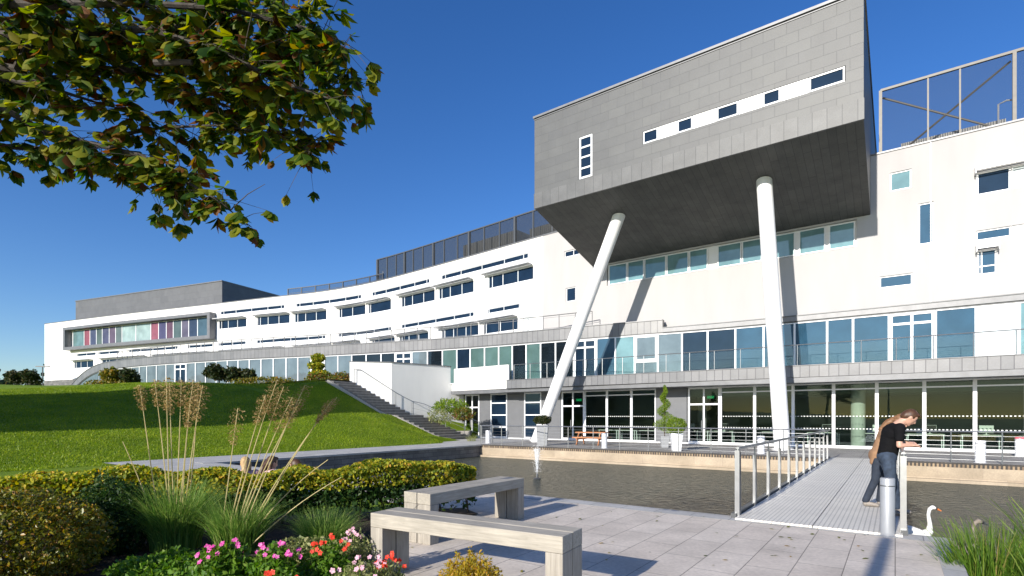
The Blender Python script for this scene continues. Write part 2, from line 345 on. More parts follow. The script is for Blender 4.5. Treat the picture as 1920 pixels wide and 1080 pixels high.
L_redp=leafmat('red_petals',[(0,(.60,.02,.01)),(1,(.80,.07,.03))],.3)
L_lawn=leafmat('lawn_grass_blades',[(0,(.13,.23,.008)),(.6,(.20,.31,.010)),(1,(.32,.38,.03))],.35)
def patchy(m,scale,lo,hi):
    n=m.node_tree; r=[x for x in n.nodes if x.type=='VALTORGB'][0]; t=noise(n,scale,5); q=ramp(n,t.outputs[0],[(.32,lo),(.68,hi)]); mx=N(n,'ShaderNodeMixRGB',blend_type='MULTIPLY'); mx.inputs[0].default_value=1
    tg=[l.to_socket for l in r.outputs[0].links]
    n.links.new(r.outputs[0],mx.inputs[1]); n.links.new(q.outputs[0],mx.inputs[2])
    for s in tg: n.links.new(mx.outputs[0],s)
patchy(L_lawn,.55,(.62,.66,.7),(1.25,1.12,1.1)); patchy(L_hedge,1.1,(.85,.95,.9),(1.35,1.3,1.1)); patchy(L_brown,2.2,(.6,.7,.7),(1.25,1.1,1))
def lawnmat():
    m,n,p,o=mat('lawn'); t=noise(n,.6,6); t2=noise(n,14,6,rough=.7); r=ramp(n,t.outputs[0],[(.3,(.12,.20,.005)),(.55,(.17,.255,.007)),(.75,(.23,.29,.012))])
    r2=ramp(n,t2.outputs[0],[(.3,(.6,.6,.6)),(.7,(1.3,1.3,1.2))]); mx=N(n,'ShaderNodeMixRGB',blend_type='MULTIPLY'); mx.inputs[0].default_value=1
    n.links.new(r.outputs[0],mx.inputs[1]); n.links.new(r2.outputs[0],mx.inputs[2]); n.links.new(mx.outputs[0],p.inputs['Base Color']); p.inputs['Roughness'].default_value=.8; p.inputs['Specular IOR Level'].default_value=.2
    bump(n,p,t2.outputs[0],.7,.06); return m
M_lawn=lawnmat(); M_soil=simple('soil',(.045,.03,.02),.95,0,.4,12,bumps=(25,1,.03))
M_skin=simple('skin',(.55,.32,.23),.5,0,.05,8); M_black=simple('black_cotton',(.006,.006,.007),.9,0,.2,8,spec=.15,bumps=(9,.6,.03))
M_jean=simple('blue_denim',(.030,.046,.075),.85,0,.35,14,bumps=(10,.5,.03)); M_jeand=simple('dark_denim',(.02,.028,.045),.85,0,.25,14)
M_tan=simple('tan_wool',(.27,.155,.085),.9,0,.15,10); M_hair=simple('brown_hair',(.07,.032,.015),.5,0,.4,30); M_hair2=simple('auburn_hair',(.20,.10,.045),.5,0,.4,30)
M_blond=simple('blond_hair',(.45,.30,.14),.5,0,.3,30); M_shoe=simple('grey_shoes',(.25,.22,.19),.6,0,.3,20); M_shirt=simple('white_cotton',(.75,.74,.73),.8,0,.05,6); M_pinks=simple('pink_cotton',(.6,.38,.36),.8,0,.1,6)
M_swan=simple('white_feathers',(.80,.79,.75),.7,0,.05,10); M_beak=simple('orange_beak',(.75,.22,.05),.4,0,.1,10); M_blk=simple('black_face',(.01,.01,.01),.5,0,0); M_cyg=simple('grey_brown_feathers',(.24,.20,.165),.8,0,.25,12)
M_planter=simple('pale_planter',(.68,.69,.70),.5,0,.05,3); M_planterg=simple('grey_planter',(.30,.31,.32),.5,0,.06,3)
M_bollard=simple('grey_bollard_paint',(.33,.345,.37),.4,.2,.06,5); M_bollardw=simple('white_bollard_paint',(.66,.67,.69),.4,.1,.05,5)
M_int=simple('interior_plaster',(.30,.32,.29),.8,0,.1,1); M_intd=simple('interior_dark_panel',(.17,.20,.17),.8,0,.1,1); M_carpet=simple('carpet',(.10,.11,.12),.95,0,.2,4)
M_desk=simple('desk_laminate',(.60,.60,.56),.5,0,.04,3); M_screen=simple('screen_black',(.01,.012,.015),.2,0,0); M_navy=simple('navy_fabric',(.03,.04,.09),.9,0,.1,6)
# ================================================================ SETTING
def lerp(x,xs,ys): return float(np.interp(x,xs,ys))
ST_N=[(-25.5,27.4),(-31.0,22.0)]; ST_F=[(-25.5,30.3),(-31.3,24.0)]        # near and far edge of the stair, bottom to top
def stair_k(a): return min(1,max(0,(-25.5-a)/5.6))
def stair_z(a):
    k=stair_k(a); return 1.75*min(k/.45,1)+2.3*max(0,(k-.52)/.48) if k>0 else 0
def lawn_z(a,b):
    d=-22.5-a
    if d<=0: z=0
    else:
        W=lerp(b,[5,12,18.8,23.1,30],[40,33,18,10.5,9]); p=lerp(b,[5,12,18.8,23.1],[1.7,1.67,1.5,.95])
        t=min(d/W,1); z=4.12*(1-(1-t)**p); z*=min(1,d/.8)*.15+.85
    if b>19 and a<-22:
        nb=27.4-5.4*stair_k(a)                              # near edge of the stair at this a
        wgt=min(1,max(0,1-(nb-b)/4.5)); z=z*(1-wgt)+(stair_z(a)+.02)*wgt
        fb=30.3-6.3*stair_k(a)
        if b>nb+.15 and b<fb+3.2 and a>-31.2: z=min(z,stair_z(a)-.45)
        if a<-31.2 and b>21: z=max(z,4.02)
    if a<-31.2 and b>24: z=max(z,4.05)
    if b>24.3 and a>-24: z=-.4
    if a>-31 and b>24 and b>fbx(a): z=min(z,stair_z(a)-.45)
    if d>8: z+=.07*math.sin(a*.31+b*.17)+.05*math.sin(a*.13-b*.41)
    return z
def fbx(a): return 30.3-6.3*stair_k(a)
def ground():
    A=sorted(set([-600,-300,-180,-120,-90]+[round(x,2) for x in np.arange(-75,-45,1.5)]+[round(x,2) for x in np.arange(-45,-19.5,.5)]+[-22.5,-19.5,.4,3,8,14,20,30,40,60,120,300,600]+list(range(-19,0,2))))
    B=sorted(set([-600,-300,-120,-60,-30,-15,-3,0,3,6.8,9,24]+[round(x,2) for x in np.arange(4,34,.5)]+[36,40,48,60,90,140,300,600]))
    mb=MB(); z={}
    for a in A:
        for b in B: z[a,b]=lawn_z(a,b)-.03
    for i in range(len(A)-1):
        for j in range(len(B)-1):
            am=(A[i]+A[i+1])/2; bm_=(B[j]+B[j+1])/2
            if -19.5<am<.4 and 9<bm_<24: continue
            if .4<am<40 and -3<bm_<24: continue
            q=[(A[i],B[j]),(A[i+1],B[j]),(A[i+1],B[j+1]),(A[i],B[j+1])]
            mb.face([P(x,y,z[x,y]) for x,y in q],[(x,y) for x,y in q])
    o=mb.build('lawn',M_lawn,smooth=True,merge=True); tag(o,kind='structure')
ground()
def sheet(name,polys,z,m,uvf=lambda a,b:(b,a),kind='structure'):
    mb=MB()
    for pl in polys: mb.face([P(a,b,z) for a,b in pl],[uvf(a,b) for a,b in pl])
    o=mb.build(name,m); tag(o,kind=kind); return o
R=lambda a0,a1,b0,b1:[(a0,b0),(a1,b0),(a1,b1),(a0,b1)]
sheet('pavement',[R(-5.6,.07+.33,-10,8.66),R(-16.2,-5.6,6.8,8.66)],0,M_pave)
sheet('path',[[(-22.5,6.8),(-16.2,6.8),(-16.2,8.9),(-19.75,8.9),(-19.75,24.3),(-19.75,27.6),(-26,27.6),(-24.6,26.4),(-22.5,24)]],0.0,M_path)
sheet('landing_pavement',[[(-19.75,27.6),(-19.75,32),(-27.8,32),(-27.8,30.5),(-25.3,30.5),(-25.3,27.6)]],.0,M_path)
sheet('deck',[R(-19.75,14,24.05,32.3)],.008,M_deckwood,lambda a,b:(a,b))
# soil bed
mb=MB(); bed=[(-1.5,.5),(-1.42,5.1),(-1.75,5.75),(-1.3,7.0),(-.55,8.75),(-.85,9.35),(-4,8.5),(-7,7.6),(-13,5.8),(-13,.5)]
ctr=Vector((-5,5,.05))
for i in range(len(bed)):
    p,q=bed[i],bed[(i+1)%len(bed)]; mb.face([ctr,(p[0],p[1],.012),(q[0],q[1],.012)])
o=mb.build('soil',M_soil); tag(o,kind='structure')
# water
mb=MB()
for r in (R(-19.6,.4,8.8,24.1),R(.4,40,-3.2,24.1)):
    a0,a1,b0,b1=r[0][0],r[1][0],r[0][1],r[2][1]
    mb.face([P(a,b,-.66) for a,b in r])
o=mb.build('water',M_water); tag(o,kind='structure')
sheet('pond_bed',[R(-20,41,-4,25)],-1.6,M_soil)
# pond walls
def abbox(mb,a0,a1,b0,b1,z0,z1,m=None,uvs=None):
    c=[P(a0,b0,z0),P(a1,b0,z0),P(a1,b1,z0),P(a0,b1,z0),P(a0,b0,z1),P(a1,b0,z1),P(a1,b1,z1),P(a0,b1,z1)]
    def uv(q,ax): return [((toab(c[i].x,c[i].y)[ax]), c[i].z) for i in q]
    for q,ax in (((0,1,5,4),0),((2,3,7,6),0),((1,2,6,5),1),((3,0,4,7),1)): mb.face([c[i] for i in q],uv(q,ax),m)
    for q in ((0,3,2,1),(4,5,6,7)): mb.face([c[i] for i in q],[toab(c[i].x,c[i].y) for i in q],m)
mb=MB(); abbox(mb,-19.75,-19.35,8.9,24.0,-1.6,-.06); w_=mb.build('pond_wall',M_stonew); tag(w_,'long dark stone retaining wall between the grey path and the pond','wall')
mb=MB(); abbox(mb,-19.85,-19.25,8.66,24.0,-.06,.012); mb.build('coping',M_path,w_)
mb=MB(); abbox(mb,-19.35,.6,8.9,9.0,-1.6,-.07); abbox(mb,.35,.45,-3,8.9,-1.6,-.07); w_=mb.build('pond_wall',M_stonew); tag(w_,'low stone edge of the paved terrace where it drops to the pond','wall')
mb=MB(); abbox(mb,-19.25,.6,8.66,9.06,-.07,.006); abbox(mb,.4,.6,-3,8.66,-.07,.005); mb.build('coping',M_path,w_)
mb=MB(); abbox(mb,-19.7,14,23.82,24.3,-.56,-.14); w_=mb.build('pond_wall',M_cream); tag(w_,'cream stone pond wall below the timber deck','wall')
mb=MB(); abbox(mb,-19.7,14,23.84,24.04,-.14,.014); mb.build('brick_course',M_soldier,w_)
mb=MB(); abbox(mb,-19.7,14,23.62,24.3,-1.6,-.56); mb.build('plinth',M_cream,w_)

# ================================================================ MAIN BUILDING
BB=empty('college_building',P(-10,33.4,0),0,'long curving white building behind the pond, with a slate block on two leaning columns','building')
def part(mb,name,m,smooth=False,bevel=0): return mb.build(name,m,BB,smooth=smooth,bevel=bevel,keep_world=True)
CW=Curve([(-101.2,23.5),(-88,26.2),(-80,28),(-66,31.4),(-58,33.2),(-51,35.0),(-44,35.7),(-37,35.3),(-28,34.5),(-22,33.9),(-16,33.5),(-8,33.5),(-1.5,33.5),(12,33.5)],2)
CP=Curve([(-90,22.6),(-80,22.1),(-72,22.0),(-63,22.4),(-55,23.9),(-51,24.6),(-45,26.3),(-40,27.9),(-33.4,29.7),(-27.4,31.1),(-20,31.9),(-16.7,32.2),(-10.7,33.1),(-6,33.38),(0,33.4),(14,33.4)],2)
CG=Curve([(-27.6,32),(14,32)]); CF=Curve([(-22.4,30.5),(14,30.5)]); CT=Curve([(-17.2,26.2),(-1.05,26.2)])
XW=CW.ray
# --- windows ---
def window(cv,s0,s1,z0,z1,glass,mull=(),trans=(),fw=.06,o=-.1,dep=.07,name='window',m=None,frac=True,openp=None):
    fr=MB(); h=dep/2
    cbox(fr,cv,s0,s1,z0,z0+fw,o-h,o+h); cbox(fr,cv,s0,s1,z1-fw,z1,o-h,o+h)
    cbox(fr,cv,s0,s0+fw,z0+fw,z1-fw,o-h,o+h); cbox(fr,cv,s1-fw,s1,z0+fw,z1-fw,o-h,o+h)
    for k in mull:
        s=s0+(s1-s0)*k; cbox(fr,cv,s-fw*.45,s+fw*.45,z0+fw,z1-fw,o-h,o+h-.004)
    for z in trans: cbox(fr,cv,s0+fw,s1-fw,z-fw*.45,z+fw*.45,o-h,o+h-.007)
    w=part(fr,name,m or M_frame)
    pn=MB(); n=max(1,int((s1-s0)/2)) if len(cv.p)>2 else 1; pn.m=0
    for i in range(n):
        a=s0+fw*.5+(s1-s0-fw)*i/n; b=s0+fw*.5+(s1-s0-fw)*(i+1)/n
        pn.face([cv.at(a,o,z0+fw*.5),cv.at(b,o,z0+fw*.5),cv.at(b,o,z1-fw*.5),cv.at(a,o,z1-fw*.5)],[(a,z0),(b,z0),(b,z1),(a,z1)])
    p_=pn.build('pane',glass,w,keep_world=True)
    return w
holes=[]
ROW={'s1':(13.82,14.27),'b1':(12.1,13.18),'s2':(10.08,10.5),'b2':(8.42,9.42)}
WL=[('s1',413,533),('s1',555,677),('s1',697,805),('s1',827,990),
 ('b1',410,462),('b1',482,543),('b1',552,612),('b1',635,685),('b1',690,733),('b1',752,815),('b1',822,888),('b1',915,1000),
 ('s2',143,180),('s2',184,224),('s2',241,333),('s2',352,400),('s2',409,462),('s2',481,610),('s2',634,733),('s2',752,888),('s2',913,976),
 ('b2',139,175),('b2',191,276),('b2',289,395),('b2',417,533),('b2',555,622),('b2',628,676),('b2',697,740),('b2',748,803),('b2',827,897),('b2',905,971)]
todo=[]
for r,p0,p1 in WL:
    s0,s1=XW(p0),XW(p1); z0,z1=ROW[r]
    holes.append((s0,s1,z0,z1)); todo.append((r,s0,s1,z0,z1))
OW=[]   # other openings: px0,px1,z0,z1,glass,mull,trans
def addw(p0,p1,z0,z1,g,mull=(),trans=()):
    s0,s1=XW(p0),XW(p1); holes.append((s0,s1,z0,z1)); OW.append((s0,s1,z0,z1,g,mull,trans))
addw(1061,1079,9.95,10.95,M_gdark); addw(1058,1086,13.2,13.65,M_gdark,(.6,)); addw(981,999,7.2,9.35,M_gwhite)
addw(1669,1709,13.15,14.1,M_gteal); addw(1722,1750.5,10.2,12.25,M_gblue); addw(1831,1896,12.15,13.2,M_gdark,(.04,.96)); addw(1897,1990,12.15,13.2,M_gwhite,(.5,))
addw(1830,1896,9.98,10.45,M_gblue); addw(1898,1990,9.98,10.45,M_gwhite,(.5,)); addw(1833,1869,8.35,9.5,M_gblue,(.22,),(8.75,)); addw(1649,1711,8.25,8.85,M_gblue)
rb=[(1140,1175),(1175,1207),(1207,1248.6),(1248.6,1291),(1291,1327),(1344,1390),(1390,1429),(1429,1491),(1497,1548),(1553,1604)]
sa,sb=XW(1138),XW(1606)
allh=holes+[(sa,sb,10.62,12.05)]
sm=XW(1000)+.9
WALLR=[]
def wallpart(s0,s1,z0,z1,m):
    mb=MB(); hs=[h for h in allh if h[0]>=s0-.01 and h[1]<=s1+.01]; wall(mb,CW,s0,s1,z0,z1,hs,.18); return mb
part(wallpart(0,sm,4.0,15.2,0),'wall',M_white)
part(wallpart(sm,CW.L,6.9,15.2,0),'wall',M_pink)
for r,s0,s1,z0,z1 in todo:
    L=s1-s0
    if r[0]=='s':
        n=max(2,int(round(L/2.4))); mull=sorted({.05,.95}|{i/n for i in range(1,n)})
        window(CW,s0,s1,z0,z1,M_gdark,mull,fw=.06)
    else:
        n=max(2,int(round(L/1.7))); mull=[.09]+[i/n for i in range(1,n)]
        window(CW,s0,s1,z0,z1,M_gdark,mull,fw=.07,o=-.1)
        mb=MB(); ss,se=s0-.35,s1-.1; nn=4 if L>5 else 2     # aluminium sun shade: blades and brackets
        for k in range(4): cbox(mb,CW,ss,se,z1+.10+.010*k,z1+.125+.010*k,.05+k*.13,.05+k*.13+.11)
        cbox(mb,CW,ss,se,z1+.09,z1+.17,.57,.60)
        for k in range(nn+1):
            s=ss+(se-ss)*k/nn; cbox(mb,CW,s-.03,s+.03,z1+.07,z1+.1,0,.58)
        part(mb,'sunshade',M_shade)
for s0,s1,z0,z1,g,mull,trans in OW: window(CW,s0,s1,z0,z1,g,mull,trans,fw=.06)
for p0,p1 in ((1829,1990),(1831,1870)):                            # louvred hoods on the right hand windows
    z=13.2 if p1>1900 else 9.5; s0,s1=XW(p0)-.05,XW(p1)+.05; mb=MB()
    for k in range(4): cbox(mb,CW,s0,s1,z+.16-.055*k,z+.20-.055*k,.03+k*.11,.03+k*.11+.09)
    cbox(mb,CW,s0,s0+.04,z-.12,z+.2,0,.44); cbox(mb,CW,s1-.04,s1,z-.12,z+.2,0,.44); part(mb,'sunshade',M_shade)
for i,(p0,p1) in enumerate(rb): window(CW,XW(p0)+.02,XW(p1)-.02,10.66,12.0,M_gteal,fw=.06,o=-.1)
mb=MB(); cbox(mb,CW,sa,sb,10.60,12.07,-.2,-.16); part(mb,'window_band_panel',M_whitep)
# parapet coping and roof
mb=MB(); cbox(mb,CW,0,CW.L,15.2,15.28,-.35,.05); part(mb,'coping',M_zincp)
mb=MB(); prev=None
for i in range(61):
    s=CW.L*i/60; p=CW.at(s,-.3,14.9); a,b=toab(p.x,p.y); q=P(a,max(b+14,50),14.9)
    if prev: mb.face([prev[0],p,q,prev[1]])
    prev=(p,q)
part(mb,'roof',M_zincp)
mb=MB(); p0=CW.at(0,0,0); a0,b0=toab(p0.x,p0.y)
mb.face([P(a0,b0,4),P(a0,b0+26,4),P(a0,b0+26,15.2),P(a0,b0,15.2)]); mb.face([P(12,33.5,0),P(12,50,0),P(12,50,15.2),P(12,33.5,15.2)])
mb.face([P(a0,50,0),P(12,50,0),P(12,50,15.2),P(a0,50,15.2)]); part(mb,'end_wall',M_white)
mb=MB(); cbox(mb,CW,0,XW(150),3.9,6.9,.02,.08); part(mb,'stone_base',M_stonew)
# joints in the render: slim vertical movement joints
mb=MB()
for px in (1000,1745):
    s=XW(px); cbox(mb,CW,s-.012,s+.012,7.3,15.2,.0,.004)
part(mb,'movement_joint',M_shade)
# --- ribbon box with coloured glass ---
s0,s1=XW(131),XW(405); mb=MB()
cbox(mb,CW,s0,s1,10.95,11.35,.0,.85); cbox(mb,CW,s0,s1,13.75,14.1,.0,.85)
cbox(mb,CW,s0,s0+.45,11.35,13.75,0,.85); cbox(mb,CW,s1-.45,s1,11.35,13.75,0,.85); part(mb,'window_surround',M_zincp)
cols=[(139,160,(0.123,0.205,0.211)),(160,171,(0.239,0.075,0.092)),(171,183,(0.070,0.080,0.131)),(183,194,(0.081,0.112,0.098)),(194,207,(0.076,0.076,0.123)),(207,219,(0.115,0.084,0.115)),(219,231,(0.110,0.141,0.134)),(231,257,(0.282,0.374,0.361)),(257,285,(0.282,0.374,0.361)),(285,299.5,(0.241,0.081,0.101)),(299.5,314,(0.076,0.069,0.130)),(314,327,(0.114,0.059,0.080)),(327,342.5,(0.079,0.113,0.106)),(342.5,356,(0.111,0.098,0.132)),(356,372.5,(0.039,0.053,0.084)),(372.5,396,(0.062,0.107,0.134))]
for i,(p0,p1,c) in enumerate(cols):
    g=glassmat('coloured_glass_%d'%i,c,.10); window(CW,max(XW(p0),s0+.46),min(XW(p1),s1-.46),11.4,13.7,g,fw=.05,o=.12)
# --- roof box, far left ---
mb=MB(); abc=lambda a0,a1,b0,b1,z0,z1:abbox(mb,a0,a1,b0,b1,z0,z1)
A0=(-100.3,26.9); A1=(-70.0,33.8)
def quadbox(mb,p,q,dep,z0,z1,m=None):
    d=Vector((q[0]-p[0],q[1]-p[1])).normalized(); n_=Vector((-d.y,d.x))*dep
    c=[(p[0],p[1]),(q[0],q[1]),(q[0]+n_.x,q[1]+n_.y),(p[0]+n_.x,p[1]+n_.y)]
    mb.hexa([P(x,y,z0) for x,y in c]+[P(x,y,z1) for x,y in c],m)
quadbox(mb,A0,A1,14,14.8,19.0); part(mb,'roof_plant_room',M_roofbox)
mb=MB(); quadbox(mb,(A0[0]-.05,A0[1]-.08),(A1[0]+.05,A1[1]-.08),14.1,19.0,19.12); part(mb,'plant_room_coping',M_zincp)
# --- low rail then tall mesh screens on the roof ---
mb=MB(); s0,s1=XW(528),XW(704)
for k in range(8):
    s=s0+(s1-s0)*k/7; cbox(mb,CW,s-.05,s+.05,15.2,16.25,-1.0,-.9)
cbox(mb,CW,s0,s1,16.2,16.28,-1.0,-.92); cbox(mb,CW,s0,s1,15.7,15.74,-.98,-.94); part(mb,'roof_railing',M_dsteel)
mb=MB(); cbox(mb,CW,s0,s1,15.2,16.2,-.965,-.955); part(mb,'roof_railing_mesh',M_mesh)
off=-1.2; s0,s1=CW.ray(708,off),XW(1075); LP_=[708,726,743,759,775,793,813,833,858,880,908,937,966,1000,1036,1070]
mb=MB(); off=-1.2
for i,px in enumerate(LP_):
    s=CW.ray(px,off); t=.10 if i%3==0 else .05; cbox(mb,CW,s-t,s+t,15.0,17.9,off-t,off+t)
cbox(mb,CW,s0,s1,17.85,17.95,off-.06,off+.06); part(mb,'roof_screen_frame',M_dsteel)
mb=MB(); cbox(mb,CW,s0,s1,15.1,17.85,off-.01,off); part(mb,'roof_screen_mesh',M_meshd)
sE=s0; pe=CW.at(sE,off,15); 
mb=MB(); s0,s1=XW(1655),CW.L-.2; off=-.6
for px in (1651,1740,1800,1902,1985):
    s=CW.ray(px,off); t=.07 if px in(1651,1902) else .035; cbox(mb,CW,s-t,s+t,15.1,18.75,off-t,off+t)
cbox(mb,CW,CW.ray(1651,off),s1,18.7,18.82,off-.06,off+.06)
def strut(pa,za,pb,zb,o_): mb.tube(CW.at(CW.ray(pa,o_),o_,za),CW.at(CW.ray(pb,o_),o_,zb),.05,n=6)
strut(1655,18.6,1890,15.3,off-.5); strut(1672,15.2,1895,18.6,off-.5); part(mb,'roof_screen_frame',M_tangrey)
mb=MB(); cbox(mb,CW,CW.ray(1651,off),s1,15.1,18.7,off-.01,off); part(mb,'roof_screen_mesh',M_mesh)
mb=MB(); cbox(mb,CW,XW(835),XW(935),14.9,17.3,-5,-2.2); part(mb,'plant_housing',M_corr)
mb=MB(); cbox(mb,CW,XW(960),XW(1060),14.9,17.0,-4.6,-2.2); part(mb,'plant_housing',M_corr)
mb=MB(); cbox(mb,CW,XW(1690),XW(1900),14.9,16.3,-4.5,-2); part(mb,'plant_housing',M_corr)
mb=MB(); s=XW(1882); mb.path([CW.at(s,-1.6,15),CW.at(s,-1.6,16.9),CW.at(s+.3,-1.6,17.0),CW.at(s+.5,-1.6,16.95)],.04); part(mb,'roof_pipe',M_shade)
mb=MB(); mb.tube(CW.at(XW(677),-3,14.9),CW.at(XW(677),-3,17.3),.04); part(mb,'roof_aerial',M_whitep)
# --- podium (upper glazed storey) ---
def fade(s):
    return 0
sL=CP.L
s11=CP.ray(1243)
s_end=CP.ray(205)
def drop(s): 
    d=max(0,(s_end-s)); return -min(2.2,.0075*d*d*1.6)
mb=MB(); cbox(mb,CP,2.0,s11,6.93,7.7,-.35,.12,za=drop); part(mb,'fascia',M_zinc)
mb=MB(); cbox(mb,CP,2.0,s11,7.7,7.76,-.4,.17,za=drop); cbox(mb,CP,2.0,s11,6.85,6.93,-.2,.06,za=drop); part(mb,'fascia_trim',M_zincp)
mb=MB(); cbox(mb,CP,s11,sL,6.93,7.2,-.35,.14); part(mb,'fascia',M_zincp)
mb=MB(); cbox(mb,CP,s11,sL,7.2,7.25,-.4,.18); cbox(mb,CP,s11,sL,6.87,6.93,-.2,.06); part(mb,'fascia_trim',M_dsteel)
mb=MB(); prev=None
for i in range(81):
    s=s11*i/80+.01; p=CP.at(s,-.3,7.1+drop(s)); a,b=toab(p.x,p.y); t=min(CW.L,max(0,(i/80)*XW(1243))); q=CW.at(t,.02,7.1+drop(s))
    if prev: mb.face([prev[0],p,q,prev[1]])
    prev=(p,q)
part(mb,'terrace_roof',M_zincp)
G={'d':M_gblack,'n':M_gdark,'g':M_ggreen,'y':M_ggray,'b':M_gblue,'w':M_gwhite,'t':M_gteal}
bays=[(205,218,'y'),(218,232,'y'),(232,247,'y'),(247,262,'y'),(262,276,'y'),(276,294,'y'),(294,312,'y'),(312,328,'y'),(328,350,'D'),(350,367,'y'),(367,386,'y'),(386,406,'y'),(406,427,'y'),(427,447,'y'),(447,468,'y'),(468,490,'y'),(490,513,'y'),(513,537,'y'),(537,559,'y'),(559,583,'y'),(583,609,'D'),(609,634,'y'),(634,660,'y'),
 (660,687,'d'),(687,715,'d'),(715,741,'d'),(741,773,'D'),(773,802,'y'),(802,830,'d'),(830,857,'g'),(857,882,'n'),(882,909,'g'),(909,935.5,'g'),(935.5,961,'g'),(961,987,'d'),(987,1014,'g'),(1014,1042,'d'),(1042,1076,'d'),(1076,1119,'E'),(1119,1154,'b'),(1154,1190,'t'),(1190,1234,'O'),(1234,1279,'y'),
 (1279,1327,'n'),(1327,1379,'n'),(1379,1432,'b'),(1432,1490,'b'),(1490,1551,'b'),(1551,1599.5,'b'),(1599.5,1667,'b'),(1667,1754,'B'),(1754,1830,'b'),(1830,1911,'w'),(1911,1990,'t')]
for p0,p1,k in bays:
    s0,s1=CP.ray(p0),CP.ray(p1)
    if p0==205: s0-=3
    zb,zt=4.17,6.85
    if k in 'DEB':
        g={'D':M_gdark,'E':M_gdark,'B':M_gblue}[k]
        d=window(CP,s0+.02,s1-.02,zb,zt,g,(.5,),(6.3,),fw=.13,o=0,dep=.1,name='door')
        mb=MB()
        for q in (.43,.57):
            s=s0+(s1-s0)*q; mb.tube(CP.at(s,.1,4.9),CP.at(s,.1,5.5),.02,n=6)
        mb.build('handle',M_steel,d,keep_world=True)
    elif k=='O':
        window(CP,s0+.01,s1-.01,zb,5.15,M_ggray,fw=.06,o=0); window(CP,s0+.01,s1-.01,5.16,zt,M_ggray,fw=.16,o=.05)
    else: window(CP,s0,s1,zb,zt,G[k],fw=.05,o=0,dep=.1)
mb=MB(); cbox(mb,CP,s0*0+2,CP.ray(205)-3,4.0,6.85,-.1,-.02,za=drop); part(mb,'lower_wall',M_ggray)
# --- level 1 terrace slab, fascia, parapet ---
mb=MB(); n=20
for i in range(n):
    sA=CF.L*i/n; sB=CF.L*(i+1)/n; pa,pb=CF.at(sA,-.01,4.15),CF.at(sB,-.01,4.15)
    aA,bA=toab(pa.x,pa.y); aB,bB=toab(pb.x,pb.y)
    for z in (4.15,3.36): mb.face([P(aA,30.51,z),P(aB,30.51,z),P(aB,34.5,z),P(aA,34.5,z)])
for z in (4.15,3.36): mb.face([P(-28.2,31.2,z),P(-22.38,30.6,z),P(-22.38,34.5,z),P(-28.2,34.5,z)])
part(mb,'terrace_slab',M_zincp)
mb=MB(); cbox(mb,CF,.0,CF.L,3.62,4.2,-.15,0); part(mb,'fascia',M_zinc)
CL=Curve([(-27.9,30.75),(-22.4,30.35),(14,30.35)])
mb=MB(); cbox(mb,CL,0,CL.L,3.34,3.60,-.4,.0,step=50); cbox(mb,CF,0,CF.L,4.2,4.235,-.2,.04); part(mb,'fascia_trim',M_zincp)
mb=MB(); quadbox(mb,(-28.0,30.95),(-22.25,30.55),.16,3.62,5.32); part(mb,'terrace_parapet',M_white)
# --- ground floor ---
def cg(px): return CG.ray(px)
for p0,p1 in ((899,920),(951,983),(1015,1052),(1230,1288)):
    mb=MB(); cbox(mb,CG,cg(p0)+.01,cg(p1)-.01,0,3.36,-.12,.0); part(mb,'wall_panel',M_fib)
mb=MB(); cbox(mb,CG,0,CG.L,-.02,.07,-.1,.04); part(mb,'sill',M_frame)
def gdoor(p0,p1,z=2.35):
    s0,s1=cg(p0),cg(p1); d=window(CG,s0,s1,.07,3.36,M_clear,(.5,),(z,),fw=.11,o=-.03,dep=.1,name='door')
    mb=MB()
    for q in (.44,.56):
        s=s0+(s1-s0)*q; mb.tube(CG.at(s,.1,.8),CG.at(s,.1,1.4),.018,n=6)
    mb.build('handle',M_steel,d,keep_world=True)
gdoor(872,899); gdoor(1053,1096); gdoor(1290,1350.5)
for p0,p1 in ((920,951),(983,1015)): window(CG,cg(p0),cg(p1),.07,3.36,M_gdark,(),(.85,1.75,2.65),fw=.09,o=-.03,dep=.1)
M_dash,n,p,o=mat('dotted_film'); p.inputs['Base Color'].default_value=(.7,.72,.7,1); c=N(n,'ShaderNodeTexCoord'); sx=N(n,'ShaderNodeSeparateXYZ'); n.links.new(c.outputs['UV'],sx.inputs[0]); mm=N(n,'ShaderNodeMath',operation='MODULO'); n.links.new(sx.outputs[0],mm.inputs[0]); mm.inputs[1].default_value=.16; gt=N(n,'ShaderNodeMath',operation='GREATER_THAN'); n.links.new(mm.outputs[0],gt.inputs[0]); gt.inputs[1].default_value=.08; tr=N(n,'ShaderNodeBsdfTransparent'); mx=N(n,'ShaderNodeMixShader'); n.links.new(gt.outputs[0],mx.inputs[0]); n.links.new(tr.outputs[0],mx.inputs[1]); n.links.new(p.outputs[0],mx.inputs[2]); n.links.new(mx.outputs[0],o.inputs[0])
gb=[(1096.5,1138),(1138,1184),(1184,1230),(1351,1415),(1415,1487),(1487,1563),(1563,1644),(1644,1733),(1733,1828),(1828,1925),(1925,1998)]
for i,(p0,p1) in enumerate(gb):
    s0,s1=cg(p0),cg(p1); wd=window(CG,s0,s1,.07,3.36,M_clear,(),(3.02,),fw=.075,o=-.03,dep=.12)
    for z in (.98,1.62):
        mb=MB(); mb.face([CG.at(s0+.1,-.02,z),CG.at(s1-.1,-.02,z),CG.at(s1-.1,-.02,z+.045),CG.at(s0+.1,-.02,z+.045)],[(s0,0),(s1,0),(s1,.1),(s0,.1)]); mb.build('safety_marking',M_dash,wd,keep_world=True)
